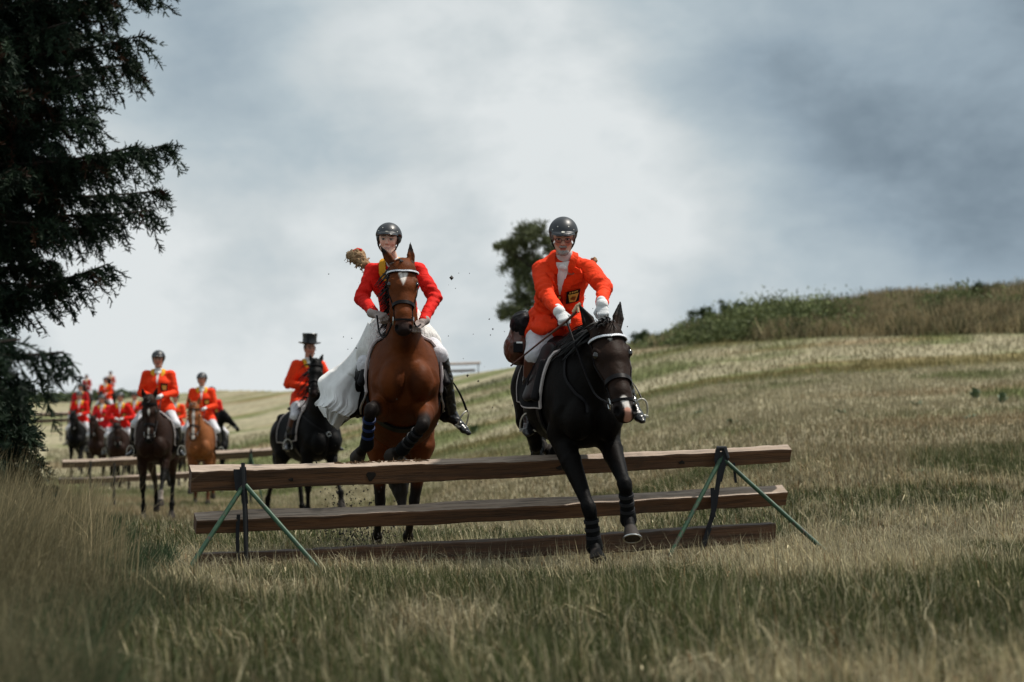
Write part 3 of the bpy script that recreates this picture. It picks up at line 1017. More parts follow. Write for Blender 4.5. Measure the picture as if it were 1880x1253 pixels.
WOOD = wood_mat('rail_wood', (.155, .072, .033), (.070, .036, .019)); WOOD_LIT_TOP = wood_mat('rail_wood_lit_top', (.42, .33, .26), (.30, .22, .16))  # top faces get a paler wood: sunlight painted into the colour
WOOD_DARK = wood_mat('rail_wood_dark', (.125, .060, .030), (.062, .033, .018))  # darker brown wood for the bottom rail
WOOD_GREY = wood_mat('rail_wood_grey', (.13, .085, .055), (.075, .05, .034))
GREEN_PAINT = mat_std('green_paint_worn', (.024, .068, .036), .5, var=.4, vscale=14, bump=.4, bscale=60, bdist=.002, dirt=((.060, .045, .032), 13, .55))
RUSTY = mat_std('green_paint_rusty', (.050, .085, .050), .55, var=.4, vscale=14, bump=.4, bscale=60, bdist=.002, dirt=((.085, .045, .028), 9, .47))
STRAP = mat_std('black_webbing', (.010, .011, .015), .7, var=.2, bump=.6, bscale=220, bdist=.002)
DARK_STEEL = mat_std('dark_iron', (.012, .013, .015), .5, var=.3, bump=.3, bscale=60, bdist=.002)


def rail(parent, name, label, cat, group, a, b, hh, th, roll, mat, mtop, seed, taper=.85, nseg=110):
    """rough sawn beam from a to b: uneven edges, its top board face given a paler colour, as if lit"""
    a, b = Vector(a), Vector(b); ax = (b - a); L = ax.length; ax.normalize()
    side = Vector((0, 0, 1)).cross(ax).normalized(); up = ax.cross(side).normalized()     # side points away from the lens
    if side.y < 0: side = -side
    q = Matrix.Rotation(math.radians(roll), 3, ax); fr = q @ (-side); uu = q @ up
    V = []; F = []; 
    for i in range(nseg + 1):
        t = i / nseg; k = 1 + (taper - 1) * t; x = L * t
        wob = lambda s, amp: amp * ((float(fbm(np.array([x * 2.0, s * 9.1 + seed, 0.5]), 2)) - .5) * 3.2 + (float(fbm(np.array([x * 11., s * 5.3 + seed, 2.5]), 2)) - .5) * 1.6)
        H2 = hh / 2 * k; T2 = th / 2 * k; sag = -.012 * math.sin(PI * t)
        cs = [(-T2, H2 + wob(1, .008)), (-T2 * .15, H2 + wob(2, .006) + .002), (T2, H2 + wob(3, .010)), (T2 + .004, H2 - .010 + wob(3, .010)), (T2 + wob(5, .004), 0), (T2, -H2 + .010 + wob(4, .009)), (T2 - .008, -H2 + wob(4, .009)), (-T2, -H2 + wob(6, .006))]
        for (f_, u_) in cs: V.append((x, f_, u_ + sag))
    nc = 8
    for i in range(nseg):
        for k in range(nc):
            j = (k + 1) % nc; F.append((i * nc + k, i * nc + j, i * nc + nc + j, i * nc + nc + k))
    F.append(tuple(range(nc - 1, -1, -1))); F.append(tuple(nseg * nc + k for k in range(nc)))
    o = mesh_obj(name, V, F, mat, None, smooth=False)
    o.data.materials.append(mtop)
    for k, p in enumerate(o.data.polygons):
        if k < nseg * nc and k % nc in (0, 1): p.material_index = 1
    M = Matrix((ax, fr, uu)).transposed().to_4x4()
    if M.to_3x3().determinant() < 0:
        o.data.flip_normals()
    if parent is None: o.matrix_basis = Matrix.Translation(a) @ M; tag(o, label, cat, group)
    else: o.parent = parent; o.matrix_basis = Matrix.Translation(a - Vector(parent.location)) @ M
    return o


def main_jump():
    DL, DR = 16.0, 17.3
    pt = lambda px, py: at(px, py, DL + (DR - DL) * (px - 350) / 1098.0)
    g = 'rails of the near jump'
    kL, kR = DL / FPX, DR / FPX
    r1 = rail(None, 'jump_rail', 'top rail of the near jump, thick weathered beam under the jumping horses', 'rail', g, pt(349, 880), pt(1448, 834), 40 * kL, .11, 24, WOOD, WOOD_LIT_TOP, 1, .74)
    r2 = rail(None, 'jump_rail', 'middle rail of the near jump, brown beam with sawn upper face coloured as sunlit', 'rail', g, pt(358, 962), pt(1439, 910), 30 * kL, .12, 26, WOOD, WOOD_LIT_TOP, 2, 1.0)
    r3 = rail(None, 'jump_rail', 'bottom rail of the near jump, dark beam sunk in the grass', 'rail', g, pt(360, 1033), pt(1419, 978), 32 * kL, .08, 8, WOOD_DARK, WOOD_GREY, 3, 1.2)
    for px, rr, sq in ((660, .040, .8), (1003, .018, 1.2), (1235, .014, 1.5), (520, .012, 1.4)):      # dark knots and stains on the rail face
        L_ = (pt(1448, 834) - pt(349, 880)).length; x_ = (px - 349) / 1099 * L_; k_ = 1 - .26 * (px - 349) / 1099; mb = MB(); V_ = [(x_, .055 * k_ + .013, -.012)]; n_ = 14
        for i in range(n_):
            g_ = 2 * PI * i / n_; q_ = rr * (1 + .22 * math.sin(3 * g_ + px)); V_.append((x_ + q_ * math.cos(g_) * sq, .055 * k_ + .010, -.010 + q_ * math.sin(g_) * .85))
        for i in range(n_):
            g_ = 2 * PI * i / n_; V_.append((V_[1 + i][0], .055 * k_ - .012, V_[1 + i][2]))
        mb.add(V_, [(0, 1 + i, 1 + (i + 1) % n_) for i in range(n_)] + [(1 + i, 1 + n_ + i, 1 + n_ + (i + 1) % n_, 1 + (i + 1) % n_) for i in range(n_)])
        mb.build('knot', mat_std('dark_knot', (.016, .012, .010), .8, var=.3, vscale=30), r1)
    # tripods: left
    def tripod(label, apex_px, feetpx, D, col, back, topext, seed):
        A = at(*apex_px, D - .11); root = empty('jump_stand', (A.x, A.y, tz(A.x, A.y))); tag(root, label, 'stand', 'tube stands holding the rails')
        loc = Vector(root.location)
        for (fx, fy), dD in feetpx:
            f_ = at(fx, fy, D + dD); f_.z = min(f_.z, tz(f_.x, f_.y) + .0) - .01
            d_ = (f_ - A).normalized(); mb = MB(); mb.tube([A - loc - d_ * .01, (A + f_) / 2 - loc, f_ - loc], .0165, 12); mb.build('leg', col, root)
        P_ = at(*back, D - .13); mb = MB(); up_ = at(*topext, D - .13)
        mb.tube([up_ - loc, P_ - loc], .014, 8); 
        return root, loc, mb
    D1 = DL + (DR - DL) * (445 - 350) / 1098.0
    r, loc, mb = tripod('worn green tube stand lashed under the left end of the rails', (449, 889), [((336, 1052), -.45), ((602, 1056), -.55)], D1, GREEN_PAINT, (452, 1030), (446, 850), 1)
    mb.build('post', DARK_STEEL, r)
    mb = MB()
    P0 = [(449, 860), (448, 900), (449, 960), (447, 1032)]
    def strip(pxs, D, w, off, thick=.006):
        q = [at(a, b, D + off) - loc for a, b in pxs]; q = smooth_line(q, 12)
        mb.ribbon(q, [Vector((1, 0, 0))] * 12, [Vector((0, -1, 0))] * 12, w, thick)
    strip([(436, 862), (437, 880), (440, 902)], D1, .055, -.105)
    strip([(446, 858), (447, 890), (450, 925)], D1, .045, -.125)
    strip([(441, 900), (450, 925), (452, 1000), (452, 1040)], D1, .030, -.10)
    strip([(438, 945), (436, 980), (437, 1040)], D1, .026, -.09)
    mb.build('lashing_strap', STRAP, r)
    D2 = DL + (DR - DL) * (1325 - 350) / 1098.0
    r, loc, mb = tripod('bright green tube stand lashed under the right end of the rails', (1325, 840), [((1215, 1045), -.55), ((1530, 1008), -.35)], D2, GREEN_PAINT, (1285, 1020), (1322, 826), 2)
    mb = MB(); q = [at(a, b, D2 - .12) - loc for a, b in ((1324, 830), (1318, 880), (1308, 940), (1298, 975), (1285, 1022))]
    mb.tube(smooth_line(q, 10), .012, 8); mb.build('post', DARK_STEEL, r)
    mb = MB()
    strip([(1318, 825), (1316, 845), (1320, 862)], D2, .035, -.125)
    strip([(1328, 822), (1333, 840), (1326, 860), (1320, 885)], D2, .045, -.13)
    strip([(1325, 850), (1318, 890), (1310, 940), (1300, 970)], D2, .035, -.14)
    strip([(1308, 896), (1309, 930), (1310, 950)], D2, .030, -.16)
    strip([(1347, 850), (1349, 870), (1351, 887)], D2, .020, -.12)
    strip([(1302, 970), (1292, 1000), (1286, 1020)], D2, .040, -.13)
    mb.tube([at(1316, 824, D2 - .10) - loc, at(1330, 824, D2 - .12) - loc, at(1336, 842, D2 - .13) - loc], [.020, .024, .016], 8)
    mb.build('lashing_strap', STRAP, r)


main_jump()


def jump(label, D, topl, topr, rows, thick, legs, paint_, posts=()):
    """a farther jump: rails tied on stands, one thing"""
    c = at((topl[0] + topr[0]) / 2, 825, D); root = empty('jump', (c.x, D, tz(c.x, D))); tag(root, label, 'jump')
    k = D / FPX
    for i, (la, ra, th) in enumerate(rows):
        a, b = at(*la, D), at(*ra, D + .3); rail(root, 'rail', None, None, None, a, b, th * k, .10, 30 if i == 0 else 14, WOOD_GREY, WOOD_LIT_TOP, 20 + i + int(D), 1.0, 24)
    for (px, py, f1, f2) in legs:
        A = at(px, py, D - .1)
        for (fx, fy) in (f1, f2):
            f_ = at(fx, fy, D - .25); f_.z = tz(f_.x, f_.y) - .02; mb = MB(); mb.tube([A, f_], .018, 8); mb.build('leg', paint_, root, off=root.location)
    for (px, py) in posts:
        A = at(px, py, D - .08); mb = MB(); g_ = tz(A.x, A.y) - .05; mb.tube([A, Vector((A.x, A.y, g_))], .022, 8); mb.build('post', DARK_STEEL, root, off=root.location)


jump('second jump of grey rails below the mounted group on the left', 41.0, (115, 848), (500, 830), [((114, 852), (252, 846), 13), ((108, 884), (352, 872), 10)], 12, [], GREEN_PAINT, [(166, 846), (210, 850)])
jump('second jump rail on green legs left of the black horse', 43.0, (398, 836), (502, 829), [((396, 836), (503, 829), 14)], 12, [(460, 834, (442, 862), (486, 866)), ], GREEN_PAINT, [(461, 825)])
jump('far jump of dark rails beyond the riders at far left', 95.0, (66, 762), (150, 758), [((62, 762), (150, 759), 6), ((62, 774), (150, 770), 6)], 6, [], GREEN_PAINT, [(76, 755), (112, 757), (140, 757)])
jump('distant pale rail on the skyline between the two leading horses', 96.0, (800, 668), (884, 668), [((800, 669), (882, 667), 3), ((800, 682), (872, 680), 4)], 5, [], GREEN_PAINT, [(800, 668), (878, 668)])


# ------------------------------------------------------------------ horses
M_COAT = lambda n, **k: mat_std(n, vcol=True, rough=.58, var=.25, vscale=7, bump=.8, bscale=22, bdist=.007, spec=.08, **k)
LEATHER = mat_std('black_leather', (.009, .008, .009), .45, var=.3, bump=.3, bscale=90, bdist=.002, spec=.1)
BROWN_LEATHER = mat_std('brown_leather', (.075, .022, .012), .36, var=.35, bump=.3, bscale=60, bdist=.002, spec=.5)
METAL = mat_std('steel', (.55, .55, .54), .28, var=.1, metal=1.0)
DULL_METAL = mat_std('dull_steel', (.62, .60, .54), .42, var=.15, metal=.6)
PAD_DARK = mat_std('pad_dark_cloth', (.008, .009, .011), .85, var=.2, bump=.4, bscale=150, bdist=.002, spec=.1)
TRIM_PALE = mat_std('pad_trim_pale', (.55, .50, .50), .8, var=.2, bump=.3, bscale=200, bdist=.002)
CRYSTAL = mat_std('browband_crystal', (.72, .74, .80), .25, var=.5, vscale=160, bump=.8, bscale=220, bdist=.003, spec=.8)
EYE = mat_std('horse_eye', (.006, .004, .003), .06, var=0, spec=.8)
BOOT_BLACK = mat_std('leg_boot_black', (.005, .0055, .006), .7, spec=.1, var=.3, bump=.4, bscale=90, bdist=.002)
BLUE_STRAP = mat_std('leg_boot_blue', (.008, .025, .10), .5, var=.2)


def frame_of(a, side=(0, 1, 0)):
    a = unit(a); n = unit(np.cross(a, unit(side))); s = unit(np.cross(n, a))
    return a, n, s


def hair_locks(mb, roots, drs, L, w, droop, n=5, jit=.3, rng=RNG):
    for r, d in zip(roots, drs):
        r = nv(r); d = unit(nv(d) + rng.normal(0, jit, 3) * .5)
        l = L * rng.uniform(.65, 1.15); P = []; ww = []
        side = unit(np.cross(d, rng.normal(0, 1, 3)))
        for i in range(n):
            t = i / (n - 1)
            P.append(Vector(r + d * l * t + np.array(droop) * l * t * t + side * .02 * math.sin(t * 5 + r[0] * 20)))
            ww.append(w * (1 - .85 * t ** 1.5) * rng.uniform(.8, 1.2))
        mb.ribbon(P, [Vector(side)] * n, [Vector(unit(np.cross(d, side)))] * n, ww, .004)


class Horse:
    pass


def make_horse(label, group, loc, rz, S=1.0, cz=1.25, pitch=0.0, poll=(1.05, 0, 1.85), muzzle=(1.4, 0, 1.4), headside=(0, 1, 0),
               fore=None, hind=None, coat=(.05, .02, .01), point=(.01, .008, .008), muz=None, marks=(), socks=(), h=.012,
               mane_side=-1, mane_len=.20, eardir=(.25, .97), ears=1.0, hero=False, breast=False, trim=True, pad_col=None, saddle_col=None,
               star_band=False, legboots=(), mat='horse_coat', crest=.03, headw=1.0, facecol=None, sweat_shade=False, lock=.13, eartilt=0.0):
    H = Horse(); H.loc = Vector(loc); H.rz = rz
    root = empty('horse', loc, rz); tag(root, label, 'horse', group); H.root = root
    Rm = Matrix.Rotation(rz, 3, 'Z')
    H.to_world = lambda p: Rm @ Vector(p) + H.loc
    H.to_local = lambda p: Rm.transposed() @ (Vector(p) - H.loc)
    cp, sp = math.cos(math.radians(pitch)), math.sin(math.radians(pitch))

    def T(x, y, z):
        x, y, dz = x * S, y * S, (z - 1.25) * S
        return np.array([x * cp - dz * sp, y, cz + x * sp + dz * cp])
    H.T = T
    upT = np.array([-sp, 0, cp]); fwT = np.array([cp, 0, sp])
    B = Blob(); s = S
    # trunk
    B.ecap(T(-.42, 0, 1.235), T(.30, 0, 1.22), (.275 * s, .32 * s), (.275 * s, .355 * s), upT, .05, cap=.9)
    B.ell(T(-.05, 0, 1.12), (.42 * s, .30 * s, .27 * s), [fwT, (0, 1, 0), upT], .08)
    B.ell(T(-.62, 0, 1.28), (.33 * s, .27 * s, .27 * s), [fwT, (0, 1, 0), upT], .08)
    B.ell(T(.46, 0, 1.20), (.26 * s, .235 * s, .33 * s), [fwT, (0, 1, 0), upT], .08)
    B.ecap(T(.12, 0, 1.50), T(.36, 0, 1.535), (.09 * s, .10 * s), (.07 * s, .10 * s), upT, .09)      # withers
    for q in (1, -1):
        B.ecap(T(.30, .17 * q, 1.42), T(.56, .165 * q, 1.13), (.075 * s, .13 * s), (.085 * s, .11 * s), fwT, .06)       # shoulder
        B.ell(T(.63, .102 * q, 1.09), (.145 * s, .108 * s, .155 * s), [fwT, (0, 1, 0), upT], .016)                     # breast muscle
        B.ell(T(-.50, .20 * q, 1.47), (.09 * s, .05 * s, .05 * s), [fwT, (0, 1, 0), upT], .08)                        # point of hip
        B.ell(T(-.80, .12 * q, 1.20), (.17 * s, .125 * s, .24 * s), [fwT, (0, 1, 0), upT], .06)                        # buttock
        B.ecap(T(-.64, .155 * q, 1.24), T(-.50, .175 * q, 1.0), (.125 * s, .23 * s), (.10 * s, .16 * s), fwT, .07)     # thigh
    # neck and head
    poll = nv(poll); muzzle = nv(muzzle); a, n, sd = frame_of(muzzle - poll, headside); L = np.linalg.norm(muzzle - poll)
    k = L / .60
    top = poll - n * .055 * k + a * .03 * k
    b0, b1 = T(.36, 0, 1.32), T(.52, 0, 1.27)
    base = (b0 + b1) / 2
    w = top - base; U = unit(np.cross(w, (0, 1, 0)))
    m1 = base + w * .35 + U * crest * s * .6; m2 = base + w * .70 + U * crest * s
    up_ = U
    B.ecap(base, m1, (.175 * s, .30 * s), (.125 * s, .225 * s), up_, .09)
    B.ecap(m1, m2, (.125 * s, .225 * s), (.092 * s, .165 * s), up_, .04)
    B.ecap(m2, top, (.092 * s, .165 * s), (.082 * s, .125 * s), up_, .04)
    hw = headw
    P = lambda t, u=0, v=0: poll + a * (t * L) + n * (u * k) + sd * (v * k * hw)
    B.d(p_ecap(T(.80, 0, 1.22), T(.78, 0, .92), (.012 * s, .03 * s), (.014 * s, .04 * s), fwT), .05)                       # groove of the breast
    for q in (1, -1):
        B.d(p_cone(T(.70, .235 * q, 1.36), T(.66, .30 * q, 1.05), .010 * s, .008 * s), .09)                              # in front of the shoulder
        B.d(p_cone(T(.12, .335 * q, 1.40), T(.20, .36 * q, 1.0), .012 * s, .02 * s), .09)                                # behind the shoulder
        B.d(p_cone(base - U * .14 * s + w * .45 + np.array([0, .165 * s * q, 0]), m2 - U * .09 * s + np.array([0, .120 * s * q, 0]), .010 * s, .012 * s), .06)   # jugular groove
    B.ell(P(.06), (.115 * k, .088 * k, .082 * k * hw), [a, n, sd], .03)
    B.ecap(P(.05, -.01), P(.34, -.015), (.084 * k * hw, .095 * k), (.088 * k * hw, .105 * k), n, .03)
    B.ecap(P(.32, -.005), P(.74, .005), (.080 * k * hw, .088 * k), (.050 * k * hw, .056 * k), n, .04)
    B.ecap(P(.72, .004), P(.96, 0), (.049 * k * hw, .054 * k), (.055 * k * hw, .046 * k), n, .03)
    for q in (1, -1):
        B.ell(P(.28, -.075, .040 * q), (.10 * k, .070 * k, .034 * k), [a, n, sd], .03)      # jowl
        B.ell(P(.275, .035, .080 * q), (.045 * k, .028 * k, .026 * k), [a, n, sd], .02)      # brow
        B.cone(P(.40, .0, .078 * q), P(.58, .012, .055 * q), .014 * k, .010 * k, .02)          # cheek ridge
        B.ell(P(.925, .014, .042 * q), (.036 * k, .026 * k, .022 * k), [a, n, sd], .015)
        B.d(p_ell(P(.945, .030, .046 * q), (.026 * k, .022 * k, .014 * k), [a, n, sd]), .008)
        B.d(p_ell(P(.305, .050, .098 * q), (.024 * k, .018 * k, .014 * k), [a, n, sd]), .010)
    B.ell(P(.97, -.020), (.030 * k, .034 * k, .046 * k), [a, n, sd], .02)
    B.ell(P(.92, -.045), (.035 * k, .022 * k, .032 * k), [a, n, sd], .015)
    # ears
    ed0 = unit(-a * eardir[1] + n * eardir[0]); H.earbase = []
    for q in (1, -1):
        e0 = P(-.01, .005, .058 * q); ed = unit(ed0 + sd * (.30 * q + eartilt)); el = .165 * k * ears
        eu = unit(np.cross(ed, np.cross(n + sd * .5 * q, ed)))
        B.ecap(e0, e0 + ed * el * .45, (.026 * k, .024 * k), (.037 * k, .020 * k), eu, .012)
        B.ecap(e0 + ed * el * .45, e0 + ed * el, (.037 * k, .020 * k), (.005 * k, .005 * k), eu, .006)
        B.d(p_ecap(e0 + ed * el * .22 + eu * .022 * k, e0 + ed * el * .80 + eu * .014 * k, (.018 * k, .018 * k), (.008 * k, .008 * k), eu), .006)
        H.earbase.append((e0, ed, eu, el))
    # legs
    pts_col = []; H.feet = []
    def foot(F_, Hh, r1):
        F_, Hh = nv(F_), nv(Hh); d = unit(Hh - F_); cor = F_ + (Hh - F_) * .60
        th = math.radians(21); nrm = np.array([d[0] * math.cos(th) + d[2] * math.sin(th), d[1], -d[0] * math.sin(th) + d[2] * math.cos(th)])
        B.cone(F_, cor, .037 * s, .037 * s, .02)
        hf = p_cut(p_cone(cor, Hh + d * .02, .044 * s, .064 * s), Hh, nrm)
        B.u(hf, .008)
        pts_col.append(((p_cone(cor + d * .025, Hh + d * .03, .055 * s, .085 * s)), (.045, .038, .034), .006))
        H.feet.append((cor, Hh, nrm, d))
    fore = fore or [[(.47, .16, .52), (.47, .15, .24), (.55, .15, .03)], [(.47, -.16, .52), (.47, -.15, .24), (.55, -.15, .03)]]
    hind = hind or [[(-.80, .15, .60), (-.75, .15, .25), (-.68, .15, .03)], [(-.80, -.15, .60), (-.75, -.15, .25), (-.68, -.15, .03)]]
    dk = []
    for q, (K, Fk, Hh) in zip((1, -1), fore):
        K, Fk = nv(K), nv(Fk); sh = T(.56, .165 * q, 1.12); E = T(.38, .165 * q, .97)
        B.ecap(sh, E, (.085 * s, .11 * s), (.080 * s, .10 * s), fwT, .05)
        fw_ = unit(np.cross(K - E, (0, 1, 0)))
        mid = E + (K - E) * .38
        B.ecap(E, mid, (.086 * s, .112 * s), (.068 * s, .088 * s), fw_, .05)
        B.ecap(mid, K, (.068 * s, .088 * s), (.036 * s, .040 * s), fw_, .02)
        B.cone(K - unit(K - E) * .03, K + unit(Fk - K) * .03, .050 * s, .046 * s, .025)
        cd = unit(Fk - K); cf = unit(np.cross(cd, (0, 1, 0)))
        B.ecap(K, Fk, (.030 * s, .038 * s), (.027 * s, .034 * s), cf, .02)
        B.ell(Fk, (.038 * s, .040 * s, .046 * s), None, .02)
        foot(Fk, Hh, 1)
        dk.append((p_cone(E + (K - E) * .80, K, .09 * s, .085 * s), .05)); dk.append((p_cone(K, Fk, .10 * s, .09 * s), .02)); dk.append((p_cone(Fk, Hh, .09 * s, .09 * s), .02))
    for q, (K, Fk, Hh) in zip((1, -1), hind):
        K, Fk = nv(K), nv(Fk); St = T(-.48, .175 * q, .98)
        fw_ = unit(np.cross(K - St, (0, 1, 0)))
        mid = St + (K - St) * .45
        B.ecap(St, mid, (.088 * s, .135 * s), (.060 * s, .090 * s), fw_, .06)
        B.ecap(mid, K, (.060 * s, .090 * s), (.036 * s, .052 * s), fw_, .02)
        cd = unit(Fk - K); cf = unit(np.cross(cd, (0, 1, 0)))
        B.ell(K - cf * .015 - cd * .02, (.042 * s, .058 * s, .062 * s), [(0, 1, 0), cf, cd], .02)
        B.cone(K - cf * .045 - cd * .05, K - cf * .02 + cd * .05, .022 * s, .026 * s, .02)
        B.ecap(K, Fk, (.032 * s, .042 * s), (.030 * s, .037 * s), cf, .02)
        B.ell(Fk, (.040 * s, .043 * s, .048 * s), None, .02)
        foot(Fk, Hh, 1)
        dk.append((p_cone(St + (K - St) * .8, K, .11 * s, .10 * s), .05)); dk.append((p_cone(K, Fk, .11 * s, .09 * s), .03)); dk.append((p_cone(Fk, Hh, .09 * s, .09 * s), .02))
    V, F = B.mesh(h)
    V = relax(V, F, 1, .5)
    muz = muz or point
    ops = []
    if facecol: ops.append((p_cone(P(.05, .03), P(.85, .0), .15 * k, .12 * k), facecol, .06))  # sheen on the face painted in as a browner coat colour
    # soft natural coat variation: paler flank and muzzle front, dark points
    for pr, sf in dk: ops.append((pr, point, sf))
    ops.append((p_ell(P(.97), (.11 * k, .085 * k, .085 * k), [a, n, sd]), muz, .04))
    for q in (1, -1):
        ops.append((p_ell(P(.30, .012, .100 * q), (.034 * k, .026 * k, .03 * k), [a, n, sd]), tuple(np.array(point) * 1.2), .012))
        ops.append((p_ell(P(.945, .024, .047 * q), (.026 * k, .022 * k, .022 * k), [a, n, sd]), (.004, .003, .003), .006))
    for (e0, ed, eu, el) in H.earbase:
        ops.append((p_cone(e0 + ed * el * .72, e0 + ed * el * 1.05, .032 * k, .03 * k), point, .02))
        ops.append((p_cone(e0 + ed * el * .2 + eu * .028 * k, e0 + ed * el * .8 + eu * .022 * k, .02 * k, .010 * k), (.006, .005, .005), .006))
    if sweat_shade: ops.append((p_cone(T(.78, 0, 1.62), T(.86, 0, 1.28), .035 * s, .05 * s), tuple(np.array(coat) * .38), .05)); ops.append((p_cone(T(.86, 0, 1.28), T(.74, 0, .95), .04 * s, .09 * s), tuple(np.array(coat) * .38), .06))  # sweat streak on throat and breast, with shade painted into the coat colour
    for (t0, u0, v0, r0, t1, u1, v1, r1, cc) in marks:
        ops.append((p_cone(P(t0, u0, v0), P(t1, u1, v1), r0 * k, r1 * k), cc, .006))
    for i, lvl in socks:
        cor, Hh, nrm, d = H.feet[i]
        ops.append((p_cone(cor - d * lvl, cor, .07, .06), (.35, .30, .26), .015))
    ops += pts_col
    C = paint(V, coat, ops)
    belly = sstep(.0, .35, (cz - .05) - V[:, 2]) * 0.0
    tone = (fbm(V * 3.1 + 5, 3) - .5) * .55
    C = C * (1 + tone)[:, None]
    H.bvh = bvh_of(V, F)
    body = mesh_obj('body', V, F, M_COAT(mat), root, C)
    H.P = P; H.fr = (a, n, sd); H.k = k; H.L = L; H.U = U; H.neck = (base, m1, m2, top)
    H.S = S
    # eyes
    for q in (1, -1):
        eb = Blob(); eb.ell(P(.305, .040, .088 * q), (.024 * k, .019 * k, .018 * k), [a, n, sd], .01)
        v, f = eb.mesh(.004 if hero else .008)
        mesh_obj('eye', v, f, EYE, root)
    # mane
    hm = mat_std('mane_' + mat, tuple(np.array(point) * .9), .5, var=.35, vscale=40, bump=.5, bscale=120, bdist=.004, stretch=(1, 1, .15))
    mb = MB(); rts = []; drs = []
    nl = 320 if hero else 60
    for i in range(nl):
        t = (i + RNG.random()) / nl
        if t < .4: c = base + (m1 - base) * (t / .4); r = .30 + (.225 - .30) * (t / .4)
        elif t < .7: c = m1 + (m2 - m1) * ((t - .4) / .3); r = .225 + (.165 - .225) * ((t - .4) / .3)
        else: c = m2 + (top - m2) * ((t - .7) / .3); r = .165 + (.125 - .165) * ((t - .7) / .3)
        o_ = c + U * (r * s * .97)
        rts.append(o_ + RNG.normal(0, .008, 3))
        drs.append(U * .45 + np.array([0, mane_side * RNG.uniform(.3, 1.0), 0]) - unit(w) * .2)
    hair_locks(mb, rts, drs, mane_len * s, .026, (-.15, mane_side * .15, -.75), jit=.35)
    mb.build('mane', hm, root)
    mb = MB(); rts = []; drs = []
    for i in range(50 if hero else 16):
        rts.append(P(RNG.uniform(-.07, .0), RNG.uniform(.0, .05), RNG.uniform(-.035, .035))); drs.append(n * .5 - a * .45 + sd * RNG.uniform(-.6, .3))
    hair_locks(mb, rts, drs, lock * k, .022, tuple(a * .9 - sd * .3), jit=.4)
    mb.build('forelock', hm, root)
    # tail
    tb = Blob(); t0 = T(-.93, 0, 1.42); q0 = t0 + np.array([-.16, 0, -.05]); q1 = q0 + np.array([-.12, .02, -.45]); q2 = q1 + np.array([.02, .02, -.35])
    tb.cone(t0, q0, .035, .05, .03).cone(q0, q1, .05, .085, .05).cone(q1, q2, .085, .03, .05)
    v, f = tb.mesh(max(h, .014)); v = wrinkle(v, f, .03, 14, (1, 1, .2))
    mesh_obj('tail', v, f, hm, root)
    tack(H, hero, trim, pad_col, saddle_col, breast, T, fwT, upT, s, star_band, legboots)
    return H


